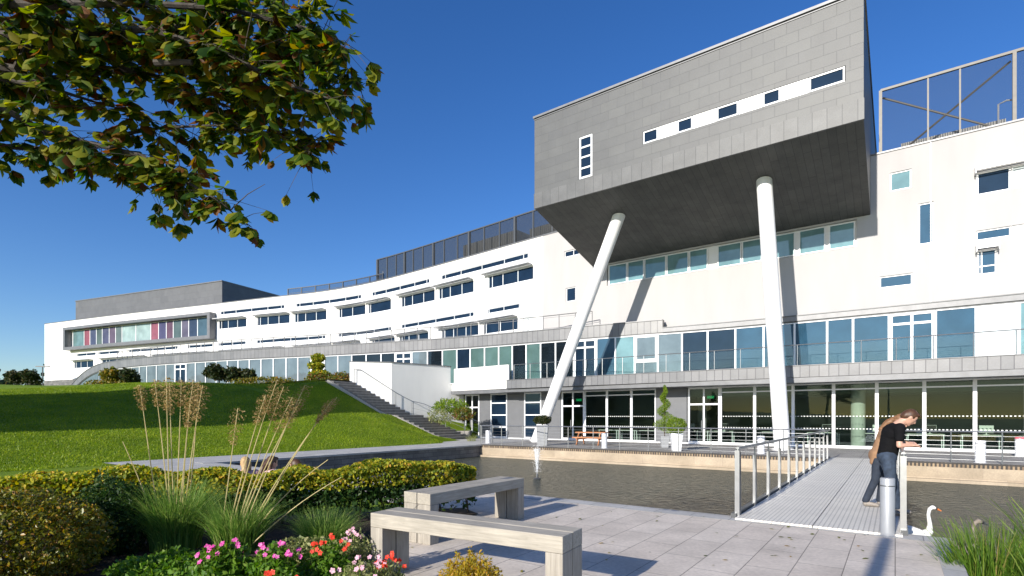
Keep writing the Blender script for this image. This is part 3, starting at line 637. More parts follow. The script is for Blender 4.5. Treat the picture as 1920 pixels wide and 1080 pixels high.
# interior shell
mb=MB()
mb.face([P(-27.5,32.2,.02),P(14,32.2,.02),P(14,41,.02),P(-27.5,41,.02)]); part(mb,'interior_floor',M_carpet)
mb=MB(); mb.face([P(-27.5,41,0),P(14,41,0),P(14,41,3.35),P(-27.5,41,3.35)]); mb.face([P(-11.9,32.2,0),P(-11.9,41,0),P(-11.9,41,3.35),P(-11.9,32.2,3.35)]); mb.face([P(13.9,32.2,0),P(13.9,41,0),P(13.9,41,3.35),P(13.9,32.2,3.35)]); part(mb,'interior_wall',M_intd)
mb=MB(); mb.face([P(-27.5,32.2,3.32),P(-27.5,41,3.32),P(14,41,3.32),P(14,32.2,3.32)])
abbox(mb,-11.8,13.8,33.5,33.9,2.85,3.3); abbox(mb,-11.8,13.8,37,37.4,2.85,3.3); part(mb,'interior_ceiling',M_intd)
mb=MB(); mb.tube(P(toab(*CG.at0(cg(1606)))[0],33.4,0),P(toab(*CG.at0(cg(1606)))[0],33.4,3.3),.33,n=24); part(mb,'interior_column',M_conc,smooth=True)
mb=MB(); mb.tube(P(-10.2,35.4,0),P(-10.2,35.4,3.3),.3,n=24); part(mb,'interior_column',M_conc,smooth=True)
# --- slate block on columns ---
a0,a1,b0,b1=-17.2,-1.05,26.2,46
zs=lambda b:13.85-1.7*(min(b,34)-26.2)/7.3
mb=MB(); wall(mb,CT,0,CT.L,14.7,19.1,[(CT.ray(1205),CT.ray(1585.5),15.62,16.28),(CT.ray(1085.5),CT.ray(1111),14.76,17.1)],.12,m=0,rm=1)
def side(a,flip):
    B=[26.2,28,30,32,34,40,46]
    for i in range(len(B)-1):
        p,q=B[i],B[i+1]; pts=[P(a,p,zs(p)),P(a,q,zs(q)),P(a,q,19.1),P(a,p,19.1)]
        uv=[(p,zs(p)),(q,zs(q)),(q,19.1),(p,19.1)]
        if flip: pts,uv=pts[::-1],uv[::-1]
        mb.face(pts,uv,0)
side(a1,False); side(a0,True); mb.face([P(a0,b0,19.1),P(a1,b0,19.1),P(a1,b1,19.1),P(a0,b1,19.1)],None,1)
part(mb,'slate_block',[M_slate,M_zincp])
M_band=brickmat('slate_band',(.092,.095,.097),(.112,.114,.115),(.055,.057,.06),.55,3,.012,.5,0,nz=.2)
mb=MB(); cbox(mb,CT,-.02,CT.L+.02,13.83,14.7,-.1,.025); part(mb,'slate_band',M_band)
mb=MB(); mb.face([P(a0,b0-.01,13.85),P(a0,34,zs(34)),P(a1,34,zs(34)),P(a1,b0-.01,13.85)],[(0,a0),(8,a0),(8,a1),(0,a1)]); part(mb,'soffit',M_soffit)
mb=MB(); cbox(mb,CT,-.06,CT.L+.06,19.1,19.22,-.3,.08); cbox(mb,CT,-.02,CT.L+.02,19.0,19.04,0,.03); abbox(mb,a1-.1,a1+.06,26.3,46,19.1,19.22); abbox(mb,a0-.06,a0+.1,26.3,46,19.1,19.22); part(mb,'block_coping',M_zincp)
q=CT.ray
for p0,p1 in ((1205,1234),(1269,1299),(1343,1385),(1429,1464),(1516,1585)): window(CT,q(p0)+.02,q(p1)-.02,15.64,16.26,M_gdark,fw=.065,o=-.06,dep=.08)
for p0,p1 in ((1234,1269),(1299,1343),(1385,1429),(1464,1516)):
    mb=MB(); cbox(mb,CT,q(p0),q(p1),15.63,16.27,-.1,-.03); part(mb,'window_panel',M_whitep)
window(CT,q(1085.5)+.02,q(1111)-.02,14.78,17.08,M_gdark,(),(15.35,15.95,16.5),fw=.1,o=-.05,dep=.08)
for (fa,fb,ta,tb) in ((-18.6,28.5,-12.95,28.8),(-4.35,28.1,-5.28,28.7)):
    mb=MB(); f=P(fa,fb,-.02); t=P(ta,tb,zs(tb)+.25); mb.tube(f,t,.36,.36,n=36); c=part(mb,'column',M_whitep,smooth=True)
    mb=MB(); d=(t-f).normalized(); mb.tube(f+d*.02,f+d*.16,.47,.47,n=36); mb.build('base_ring',M_shade,c,smooth=True,keep_world=True)
# green exit signs over the ground floor doors
m,n,p,o=mat('lit_exit_sign'); p.inputs['Base Color'].default_value=(.02,.4,.12,1); p.inputs['Emission Color'].default_value=(.03,.8,.25,1); p.inputs['Emission Strength'].default_value=.22
for px in (1085,1332): 
    mb=MB(); s=CG.ray(px,-1.2); cbox(mb,CG,s-.2,s+.2,2.72,2.88,-1.25,-1.2); part(mb,'exit_sign',m)
# ================================================================ STAIR, ITS WALLS AND RAILS
stair=empty('staircase',P(-28,26,0),0,'broad outdoor stone stair climbing from the pond path past the white wall','staircase'); 
mb=MB(); NS=22
Np=lambda k:(-25.5-5.5*k,27.4-5.4*k); Fp=lambda k:(-25.5-5.8*k,30.3-6.3*k)
zk=lambda k:1.75*min(k/.45,1)+2.3*max(0,(k-.52)/.48)
ks=[.45*i/10 for i in range(10)]+[.45]+[.52+.48*i/12 for i in range(12)]+[1.0]
for i in range(len(ks)-1):
    k0,k1=ks[i],ks[i+1]; z=zk(k1) if not(abs(k0-.45)<1e-6) else 1.75
    if abs(k0-.45)<1e-6: z=1.75
    n0,n1,f0,f1=Np(k0),Np(k1+.03),Fp(k0),Fp(k1+.03)
    c=[n0,f0,f1,n1]; zb=max(-.3,z-.9)
    mb.face([P(*n0,z),P(*f0,z),P(*f1,z),P(*n1,z)],[(0,0),(2.5,0),(2.5,.4),(0,.4)],0)
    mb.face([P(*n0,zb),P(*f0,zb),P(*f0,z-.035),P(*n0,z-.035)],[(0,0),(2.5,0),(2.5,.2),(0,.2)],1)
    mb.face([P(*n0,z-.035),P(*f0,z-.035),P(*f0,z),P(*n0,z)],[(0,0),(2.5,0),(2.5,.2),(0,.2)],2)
    mb.face([P(*n0,z),P(*n1,z),P(*n1,zb),P(*n0,zb)],None,0); mb.face([P(*f1,z),P(*f0,z),P(*f0,zb),P(*f1,zb)],None,0)
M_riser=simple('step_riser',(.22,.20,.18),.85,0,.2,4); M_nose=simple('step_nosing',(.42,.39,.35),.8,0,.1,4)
mb.build('steps',[M_step,M_riser,M_nose],stair,keep_world=True)
mb=MB(); 
pts=[(k,Np(k)) for k in [i/14 for i in range(15)]]
for i in range(14):
    (k0,p),(k1,q_)=pts[i],pts[i+1]; z0,z1=zk(k0)+.05,zk(k1)+.05
    c=[P(p[0],p[1]-.14,z0-.5),P(p[0],p[1],z0-.5),P(q_[0],q_[1],z1-.5),P(q_[0],q_[1]-.14,z1-.5),P(p[0],p[1]-.14,z0),P(p[0],p[1],z0),P(q_[0],q_[1],z1),P(q_[0],q_[1]-.14,z1)]
    mb.hexa(c)
mb.build('edge_kerb',M_nose,stair,keep_world=True)
sheet('plaza',[[(-31.0,22.0),(-31.3,24.2),(-29.3,26.6),(-28.0,33),(-38,33),(-46,27.5),(-56,25),(-56,21.2),(-44,21.6),(-33.4,21.8)]],4.16,M_path)
mb=MB(); quadbox(mb,(-31.4,23.98),(-29.3,26.0),.25,.0,5.5); quadbox(mb,(-29.3,26.0),(-27.75,32.1),.25,-.2,5.5)
ww=mb.build('retaining_wall',M_white); tag(ww,'tall white rendered wall beside the stair, one face bright and one grey in raking light','wall')
mb=MB(); quadbox(mb,(-31.45,23.93),(-29.28,25.93),.35,5.5,5.56); quadbox(mb,(-29.25,25.95),(-27.7,32.1),.35,5.5,5.56); mb.build('coping',M_zincp,ww)
def railing(name,label,pts,h,posts,wires=0,r=.024,pr=.02,rail2=None,group=None,glass=False,zoff=0,base=0,bracket=False,flat=False,down=None,mt=None):
    """pts: list of Vector at floor level"""
    e=empty(name,pts[0],0,label,'railing',group)
    def at(t):
        L=[(pts[i+1]-pts[i]).length for i in range(len(pts)-1)]; T=sum(L)*t
        for i,l in enumerate(L):
            if T<=l+1e-6: return pts[i]+(pts[i+1]-pts[i])*(T/l)
            T-=l
        return pts[-1]
    mb=MB(); up=Vector((0,0,h)); mb.path([p+up for p in pts],r,n=8); mt=mt or M_steel; mb.build('handrail',mt,e,smooth=True,keep_world=True)
    for k in posts:
        p=at(k); mb=MB(); q=p+Vector((0,0,base if down is None else down))
        if flat: 
            d=(pts[1]-pts[0]).normalized(); nrm=Vector((d.y,-d.x,0))
            for sgn in (-1,1): mb.box(-.008,.008,-.035,.035,0,h*.86,Matrix.Translation(q+d*.03*sgn)@Matrix.Rotation(math.atan2(d.y,d.x),4,'Z'))
            mb.tube(q+Vector((0,0,h*.7)),p+up,.012,n=6)
        else: mb.tube(q,p+up,pr,n=8)
        if bracket:
            for sx in (-.09,.09):
                d=(pts[1]-pts[0]).normalized(); mb.box(-.06,.06,-.05,.03,-.07,.07,Matrix.Translation(q+d*sx+Vector((0,0,.03)))@Matrix.Rotation(GROT,4,'Z'),m=1)
        mb.build('post',[mt,M_frame],e,keep_world=True)
    if wires:
        for wi in range(wires):
            z=h*(.12+.74*wi/(wires-1)); mb=MB(); mb.path([p+Vector((0,0,z)) for p in pts],.0042 if not rail2 else rail2,n=4); mb.build('wire',mt,e,keep_world=True)
    return e
V=lambda a,b,z=0:P(a,b,z)
n=11; railing('pond_railing','long steel wire railing on the edge of the deck left of the footbridge',[V(-19.4,24.0),V(-2.25,24.0)],1.1,[i/12 for i in range(13)],6,bracket=True,down=-.42)
railing('pond_railing','short steel wire railing on the edge of the deck right of the footbridge',[V(.25,24.0),V(13.5,24.0)],1.1,[i/10 for i in range(11)],6,bracket=True,down=-.42)
railing('pond_railing','steel wire railing closing the left end of the deck beside the stair foot',[V(-19.5,24.0),V(-20.3,26.2)],1.1,[.0,1.0],6)
for label,px0,px1,g in (('slim steel handrail with glass on the terrace above the ground floor rooms',962,2000,1),):
    s0=CF.ray(px0); s1=CF.L-.3; pts=[CF.at(s0,-.12,4.2),CF.at(s1,-.12,4.2)]
    e=railing('terrace_railing',label,pts,1.08,[i/26 for i in range(27)],0)
    mb=MB(); cbox(mb,CF,s0,s1,4.3,5.2,-.13,-.12); mb.build('glass_panel',M_glassrail,e,keep_world=True)
s0,s1=CP.ray(215),CP.ray(1108)
pts=[CP.at(s0+(s1-s0)*i/30,-.25,7.76+drop(s0+(s1-s0)*i/30)) for i in range(31)]
railing('roof_terrace_railing','long curving steel railing on the roof terrace of the glazed podium',pts,1.0,[i/44 for i in range(45)],2,r=.032,pr=.03,rail2=.016,mt=M_matt)
z1=zk(.7)
railing('stair_handrail','steel handrail fixed along the bright face of the white stair wall',[P(*Fp(.98),4.05)+Vector((.1,-.1,0)),P(*Fp(.93),4.0)+Vector((.1,-.1,0)),P(*Fp(.62),zk(.62)+.1)+Vector((0,-.12,0)),P(*Fp(.5),zk(.5)+.05)+Vector((0,-.12,0))],.95,[.0,.72,1.0],0)
railing('stair_handrail','sloping steel handrail beside the lower stair flight and the planting',[P(*Fp(.5),1.75),P(*Fp(.4),zk(.4)),P(*Fp(.05),zk(.05)+.05)],1.0,[.02,.3,.62,.98],3,rail2=.01)
railing('stair_handrail','inner steel handrail between the stair planting and the grey ground floor wall',[V(-26.9,29.6,1.1),V(-25.4,31.2,.2)],1.0,[0,.5,1],3,rail2=.01)
mb=MB(); quadbox(mb,(-28.6,28.8),(-25.9,30.6),1.6,-.3,.55); q=mb.build('planter_wall',M_step); tag(q,'low stone planter wall behind the foot of the stair','wall')
# ================================================================ FOOTBRIDGE
br=empty('footbridge',P(-1,9,0),0,'pale metal grating footbridge crossing the pond from the paving to the deck','footbridge')
M_grate=brickmat('pale_grating',(.78,.74,.66),(.82,.78,.70),(.46,.44,.40),.06,.05,.010,.5,.0,nz=.08,bstr=.3,msm=.4,metal=0)
mb=MB()
for k in range(5):
    b0_,b1_=8.75+k*3.07,8.75+(k+1)*3.07-.012
    for a0_,a1_ in ((-2.02,-.976),(-.964,.08)): abbox(mb,a0_,a1_,b0_,b1_,-.03,.035)
mb.build('deck_grating',M_grate,br,keep_world=True)
mb=MB()
for a in (-2.08,.1): abbox(mb,a-.04,a+.04,8.9,24.0,-.24,.075)
for k in range(8): abbox(mb,-2.04,.06,9.3+k*2,9.4+k*2,-.2,-.04)
mb.build('edge_beam',M_dsteel,br,keep_world=True)
def bridge_rail(a,label):
    e=empty('bridge_railing',P(a,9,0),0,None)
    e.parent=br; e.matrix_parent_inverse=mat_of(br).inverted()
    return e
for a in (-2.04,.09):
    mb=MB(); mb.path([P(a,9.0,1.1),P(a,23.7,1.1)],.028,n=8); mb.path([P(a,9.0,1.1),P(a,9.0,.02)],.028,n=8); mb.build('handrail',M_steel,br,smooth=True,keep_world=True)
    for i in range(12):
        b=9.02+i*1.26; big=(i==0); mb=MB(); hw=.035 if big else .026
        for s_ in (-.03,.03) if not big else (-.05,.05):
            M_=Matrix.Translation(P(a+.0,b+s_,0))@Matrix.Rotation(GROT,4,'Z'); mb.box(-hw,hw,-.008,.008,-.2,1.07 if big else .92,M_)
        mb.tube(P(a,b,.8),P(a,b,1.1),.012,n=6); mb.build('post',M_steel,br,keep_world=True)
# ================================================================ OBJECTS
def copy_tree(o, parent=None):
    c=o.copy(); sc.collection.objects.link(c)
    if parent is not None: c.parent=parent
    for ch in list(o.children): copy_tree(ch,c)
    return c
# benches -------------------------------------------------------
def bench(loc,ang,L,Wd,label):
    e=empty('bench',loc,ang,label,'bench','chunky oak benches')
    h,t,lw=.64,.14,.16; half=(Wd-.012)/2
    for k in range(2):
        y0=k*(half+.012); mb=MB(); mb.box(0,L,y0,y0+half,h-t,h); mb.build('seat_beam',M_oak,e,bevel=.006)
        for x0 in (0,L-lw):
            mb=MB(); mb.box(x0+.001,x0+lw-.001,y0+.001,y0+half-.001,0,h-t-.002); mb.build('leg',M_oakv,e,bevel=.006)
    return e
ang=math.atan2(4.27-5.35,.41+1.42)
bench((-1.42,5.35,0),ang,2.12,.40,'nearer oak bench lying across the paving beside the flower bed')
bench((-1.02,6.64,0),math.atan2(1.75,1.21),2.13,.46,'farther oak bench by the end of the hedge, pointing towards the pond')
# bollards -------------------------------------------------------
def bollard(a,b,label,m,h=.75,r=.075,cap=None):
    e=empty('bollard',P(a,b,0),0,label,'bollard','bollards')
    mb=MB(); mb.lathe([(r+.035,0),(r+.035,.012),(r,.014),(r,h-.012),(r-.006,h)],n=28); mb.build('post',m,e,smooth=True)
    mb=MB(); mb.lathe([(r+.001,h*.86),(r+.003,h*.862),(r+.003,h*.875),(r+.001,h*.877)],n=28); mb.build('collar',M_dsteel,e,smooth=True)
    if cap: mb=MB(); mb.lathe([(r+.002,h-.06),(r+.002,h+.004),(r-.02,h+.015)],n=20); mb.build('cap',cap,e,smooth=True)
x,y=1.6/.223*(1664-960)/1000,1.6/.223; a_,b_=toab(x,y)
bollard(a_,b_,'dark grey bollard at the near end of the footbridge in front of the couple',M_bollard,.78,.085)
bx_,by_=x-.615*12,y-.788*12; shadow_pole=empty('lamp_post',(bx_,by_,0),0,'slim grey pole added behind the viewpoint to cast a shadow strip on the paving','lamp post'); mb=MB(); mb.tube((0,0,0),(0,0,4.55),.10,.075,12); mb.build('pole',M_bollard,shadow_pole)  # unseen pole without a lamp, added to throw the dark strip towards the bollard
for px,py,lb,c in ((915,831,'white bollard at the left end of the deck near the stair foot',None),(1133,840.5,'white bollard on the deck in front of the picnic table',None),(1427,851,'white bollard on the deck just left of the footbridge and the right column',None),(1838,868,'white bollard on the deck right of the couple',None),(1912,856,'red-topped bollard on the deck at the far right',simple('red_cap',(.6,.05,.08),.5,0,0))):
    Y=1600/(py-782); a_,b_=toab((px-960)/1000*Y,Y); bollard(a_,max(b_,24.45),lb,M_bollardw,.78,.15,c)
# leaf clouds -----------------------------------------------------
def quads_mesh(name,C,U,W,m,parent=None,taper=.35,fold=.0,keep=True,loc=None):
    """C centres, U half-length vectors, W half-width vectors: pointed leaf of two triangles + two"""
    n=len(C)
    if n==0: return None
    Nn=np.cross(U,W); Nn/= (np.linalg.norm(Nn,axis=1,keepdims=True)+1e-9)
    wl=np.linalg.norm(W,axis=1,keepdims=True)
    v=np.empty((n,6,3),dtype=np.float32)
    v[:,0]=C-U; v[:,1]=C-U*.15+W+Nn*wl*fold; v[:,2]=C+U*.45+W*.75+Nn*wl*fold; v[:,3]=C+U; v[:,4]=C+U*.45-W*.75+Nn*wl*fold; v[:,5]=C-U*.15-W+Nn*wl*fold
    me=bpy.data.meshes.new(name); me.vertices.add(n*6); me.vertices.foreach_set('co',v.ravel())
    base=np.arange(n)[:,None]*6
    f=(base+np.array([[0,1,2,3,0,3,4,5]])).astype(np.int32)
    me.loops.add(n*8); me.loops.foreach_set('vertex_index',f.ravel()); me.polygons.add(n*2)
    me.polygons.foreach_set('loop_start',(np.arange(n*2)*4).astype(np.int32)); me.update(calc_edges=True); me.validate()
    me.materials.append(m); o=bpy.data.objects.new(name,me); sc.collection.objects.link(o)
    if parent is not None:
        o.parent=parent
        if keep: o.matrix_parent_inverse=mat_of(parent).inverted()
    return o
def rvec(n): 
    v=rng.normal(size=(n,3)); return v/np.linalg.norm(v,axis=1,keepdims=True)
def leafset(name,C,size,m,parent=None,asp=.5,up=.3,fold=.25,var=.35,D=None,keep=True):
    n=len(C); U=rvec(n) if D is None else D+rvec(n)*.35; U[:,2]+=up*rng.random(n)
    U/=np.linalg.norm(U,axis=1,keepdims=True); W=np.cross(U,rvec(n)); W/=(np.linalg.norm(W,axis=1,keepdims=True)+1e-9)
    s=(size*(1+var*rng.normal(size=n)).clip(.35,1.9))[:,None]
    return quads_mesh(name,np.asarray(C),U*s*.5,W*s*.5*asp,m,parent,fold=fold,keep=keep)
def lump(p,f,seed=0):                                  # cheap smooth noise
    p=np.asarray(p); r=np.zeros(len(p)); q=np.random.default_rng(seed)
    for k in range(7):
        d=q.normal(size=3)*f*(1+k*.35); r+=np.sin(p@d+q.random()*6.28)/(1+k*.4)
    return r/2.6
def blobcloud(c,rad,n,seed,shell=.45,f=3,amp=.22,flat=0):
    d=rvec(n); r=(1-shell*rng.random(n)**1.6); 
    P_=d*np.array(rad); k=1+amp*lump(d*1.5,f,seed); P_=P_*(r*k)[:,None]
    if flat: P_=P_[P_[:,2]>-flat*rad[2]]
    return P_+np.array(c)
def grass_field():
    n=260000; a=rng.uniform(-46,-21.5,n); b=rng.uniform(-2,27,n); Y=-SU*a+CU*b; X=CU*a+SU*b
    px=960+X/np.maximum(Y,.1)*1000; k=(Y>8)&(px>-60)&(px<900)&~((a>-22.55)&(b>6.7)); a,b,X,Y=a[k],b[k],X[k],Y[k]
    Z=np.array([lawn_z(p,q) for p,q in zip(a,b)])-.03; ok=~((b>27.4-5.4*np.clip((-25.5-a)/5.6,0,1)-.2)&(a<-22.5)); X,Y,Z=X[ok],Y[ok],Z[ok]; n=len(X)
    an=rng.random(n)*6.283; w_=.014; h=rng.uniform(.03,.085,n); dx,dy=np.cos(an)*w_,np.sin(an)*w_; ln=rng.normal(0,.03,(n,2))
    v=np.stack([np.stack([X-dx,Y-dy,Z],1),np.stack([X+dx,Y+dy,Z],1),np.stack([X+ln[:,0],Y+ln[:,1],Z+h],1)],1).reshape(-1,3).astype(np.float32)
    me=bpy.data.meshes.new('lawn_grass'); me.vertices.add(n*3); me.vertices.foreach_set('co',v.ravel()); me.loops.add(n*3); me.loops.foreach_set('vertex_index',np.arange(n*3,dtype=np.int32)); me.polygons.add(n); me.polygons.foreach_set('loop_start',np.arange(n,dtype=np.int32)*3); me.update(calc_edges=True)
    me.materials.append(L_lawn); o=bpy.data.objects.new('lawn_grass',me); sc.collection.objects.link(o); tag(o,kind='stuff')
grass_field()
# hedge ------------------------------------------------------------
def hedge():
    e=empty('hedge',(-4,8.2,0),0,'clipped yellow-green hedge running behind the grasses to the far bench','hedge')
    L=[(-.62,8.95),(-2.4,8.2),(-4.6,7.45),(-6.6,6.95),(-9,6.5),(-12,6.1)]
    pts=[Vector(p) for p in L]; seg=[(pts[i+1]-pts[i]) for i in range(len(pts)-1)]; Ls=[s.length for s in seg]; T=sum(Ls)
    def top(n,zlo,zhi,hw,seedv,shell):
        t=rng.random(n)*T; X=np.empty((n,3)); cum=np.cumsum([0]+Ls)
        i=np.clip(np.searchsorted(cum,t)-1,0,len(Ls)-1)
        P0=np.array([[p.x,p.y] for p in pts])[i]; D=np.array([[s.x/l,s.y/l] for s,l in zip(seg,Ls)])[i]; loc=(t-cum[i])[:,None]
        base=P0+D*loc; nr=np.stack([-D[:,1],D[:,0]],1)
        return base,nr,t
    n=80000; base,nr,t=top(n,0,0,0,0,0)
    a=rng.random(n)*np.pi*1.0; # cross-section: a rounded box, denser at its skin
    u=rng.uniform(-1,1,n); z=rng.uniform(0,1,n); skin=rng.random(n)
    face=rng.integers(0,3,n); u=np.where(face==0,np.sign(u)*(1-.25*skin**2),u); z=np.where(face!=0,1-.22*skin**2,z)
    bulge=.10*lump(np.stack([t,u,z],1),2.6,4)
    H_=.83+.05*np.sin(t*1.7)+.07*lump(np.stack([t,u*0,u*0],1),3.5,9)
    hw=.40+bulge; endr=np.clip(t/.35,0,1)**.5; hw=hw*endr
    X=np.empty((n,3)); X[:,:2]=base+nr*(u*hw)[:,None]; X[:,2]=.14+ (H_-.14+bulge*.5)*z
    X[:,2]=np.where(rng.random(n)<.3,.22+rng.random(n)*.45,X[:,2]); keep=(X[:,2]>.30)|(rng.random(n)<.3)
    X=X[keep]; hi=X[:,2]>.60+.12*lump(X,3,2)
    leafset('sunlit_foliage',X[hi],.050,L_hedge,e,.62); leafset('shaded_foliage',X[~hi],.058,L_hedged,e,.62)  # light set into leaf colour: upper leaves bright as if sunlit, lower ones dark
    for k in range(34):
        t0=(k+.5)/34*T+random.uniform(-.15,.15); i=0; tt=t0
        while i<len(Ls)-1 and tt>Ls[i]: tt-=Ls[i]; i+=1
        p=pts[i]+seg[i].normalized()*min(tt,Ls[i]); mb=MB()
        x,y=p.x,p.y
        for q in range(3):
            mb.path([(x,y,0),(x+random.uniform(-.05,.05),y+random.uniform(-.05,.05),.2),(x+random.uniform(-.2,.2),y+random.uniform(-.2,.2),.6)],.012,.005,5)
        mb.build('stem',M_stem,e,keep_world=True)
    return e
hedge()
def shrub(c,rad,n,size,m,label,name='shrub',seed=1,stems=5,f=3,amp=.25,asp=.55,group=None,stemm=None,flat=.75,shell=.5,up=.3):
    e=empty(name,(c[0],c[1],c[2]-rad[2]),0,label,name.replace('_',' '),group)
    leafset('foliage',blobcloud(c,rad,n,seed,shell,f,amp,flat),size,m,e,asp,up)
    mb=MB()
    for k in range(stems):
        a=random.random()*6.28; mb.path([(c[0],c[1],c[2]-rad[2]*1.0),(c[0]+math.cos(a)*rad[0]*.2,c[1]+math.sin(a)*rad[1]*.2,c[2]-rad[2]*.4),(c[0]+math.cos(a)*rad[0]*.6,c[1]+math.sin(a)*rad[1]*.6,c[2]+rad[2]*.3)],max(.006,rad[0]*.03),max(.003,rad[0]*.01),5)
    mb.build('stem',stemm or M_stem,e,keep_world=True); return e
shrub((-4.95,5.15,.40),(.92,.75,.50),30000,.034,L_brown,'large rounded bronze-green shrub filling the lower left corner',seed=3,stems=8,f=4,amp=.13,shell=.35)
shrub((-4.62,6.15,.40),(.42,.42,.50),11000,.036,L_hedged,'dark green shrub standing for the shaded hedge between bronze shrub and tall grass',seed=5,stems=5,amp=.2)  # dark filler where only the shadowed inside of the hedge shows
shrub((-3.25,5.15,.12),(.55,.4,.16),5200,.05,L_green,'low fresh green ground plant between the bronze shrub and the pink flowers','shrub',seed=15,stems=4)
shrub((-2.2,5.9,.10),(.6,.3,.14),3600,.045,L_sage,'low greyish plant in front of the leaning grass tussock','shrub',seed=16,stems=4)
shrub((-.30,3.92,.27),(.25,.20,.31),15000,.024,L_gold,'small golden conifer at the lower edge in front of the nearer bench','shrub',seed=8,asp=.35,up=.7,amp=.28,f=4)
# grass tussocks with tall straw stalks ----------------------------
def blades(name,base,n,length,spread,lean,m,parent,wd=.004,seg=4,rad=.14,droop=.5):
    mb_v=[];mb_f=[];k=0
    for i in range(n):
        a=random.random()*6.283; r=rad*math.sqrt(random.random()); x0,y0=base[0]+math.cos(a)*r,base[1]+math.sin(a)*r
        L=length*random.uniform(.55,1.1); an=a+random.uniform(-.7,.7); sp=spread*random.uniform(.15,1)
        dx,dy=math.cos(an)*sp+lean[0],math.sin(an)*sp+lean[1]; px_,py_=-math.sin(an),math.cos(an)
        tw=random.uniform(0,3.14); wx,wy=math.cos(tw),math.sin(tw)
        pts=[]
        for s in range(seg+1):
            t=s/seg; pts.append((x0+dx*L*t*t*(.6+.4*t),y0+dy*L*t*t*(.6+.4*t),base[2]+L*(t-droop*sp*t*t*.6)))
        b0=len(mb_v)
        for s,p in enumerate(pts):
            w_=wd*(1-.85*(s/seg)**1.5); mb_v += [(p[0]-wx*w_,p[1]-wy*w_,p[2]),(p[0]+wx*w_,p[1]+wy*w_,p[2])]
        for s in range(seg): q=b0+2*s; mb_f.append((q,q+1,q+3,q+2))
    me=bpy.data.meshes.new(name); me.from_pydata(mb_v,[],mb_f); me.materials.append(m); o=bpy.data.objects.new(name,me); sc.collection.objects.link(o)
    o.parent=parent; o.matrix_parent_inverse=mat_of(parent).inverted(); return o
def seedhead(tip,d,L,parent,n=90):
    C=[];Dv=[]
    for i in range(n):
        t=random.random(); r=(.01+.10*(1-abs(t-.3))*random.random())*L/.4; a=random.random()*6.28
        q=tip-d*(L*t)+Vector((math.cos(a)*r,math.sin(a)*r,-abs(random.gauss(0,.25))*r)); C.append(q[:]); Dv.append((math.cos(a)*.6,math.sin(a)*.6,-.3))
    return C,Dv
def stalk_grass(base,stalks,label,n_bl,L_bl,rad,group='tall straw grasses'):
    e=empty('ornamental_grass',base,0,label,'ornamental grass',group)
    blades('grass_tuft',base,n_bl,L_bl,.72,(0,0),L_tuft,e,.0045,5,rad,.6)
    for (bx,by,tx,ty,dY) in stalks:                    # pixel of foot and tip as guides, every stalk a real curve
        Y0=base[1]+random.uniform(-.12,.12); p0=pix(bx,by,Y0); p0.z=max(.1,min(p0.z,.5)); p1=pix(tx,ty,Y0+dY)
        f=Vector((base[0]+(p0.x-base[0])*.5,Y0,.05)); mid=f*.5+p1*.5+Vector((random.uniform(-.05,.05)-(p1.x-f.x)*.05,0,.06*(p1-f).length*abs((p1.x-f.x))))
        c=[]
        for i in range(9):
            t=i/8; c.append(f*(1-t)**2+mid*2*t*(1-t)+p1*t*t)
        mb=MB(); mb.path(c,.0080,.0038,5); st=mb.build('stalk',L_straw,e,keep_world=True)
        if ty<790:
            C,D=seedhead(p1,(c[-1]-c[-2]).normalized(),random.uniform(.28,.46),e,380)
            leafset('seed_head',np.array(C),.022,L_seed,st,.35,0,D=np.array(D))
G1=(-4.0,6.35,.02)
stalk_grass(G1,[(280,975,230,828,-.2),(285,930,262,722,.1),(305,950,290,712,.2),(315,960,312,706,0),(318,960,318,718,.2),(322,955,340,712,.1),(345,950,362,712,0),(350,955,372,716,.2),(348,950,380,722,-.2),(342,950,357,745,.1)],'upright straw-stalked grass tussock beside the bronze shrub',1900,.88,.26)
G2=(-3.2,6.25,.02)
stalk_grass(G2,[(375,960,446,765,.1),(400,970,498,740,.1),(405,970,520,712,.2),(410,975,532,725,0),(420,970,548,745,.2),(430,980,566,748,.1),(440,985,572,722,.0),(440,990,632,745,.2),(450,990,622,752,.1),(460,1000,615,862,-.2),(480,990,640,895,-.3)],'leaning straw-stalked grass tussock with stalks bending right',1300,.70,.26)
e=empty('ornamental_grass',(-2.3,6.5,0),0,'low soft green grass tuft without stalks in front of the hedge','ornamental grass'); blades('grass_tuft',(-2.3,6.55,.02),1500,.5,.95,(.0,.0),L_tuft,e,.0038,5,.25,.65)
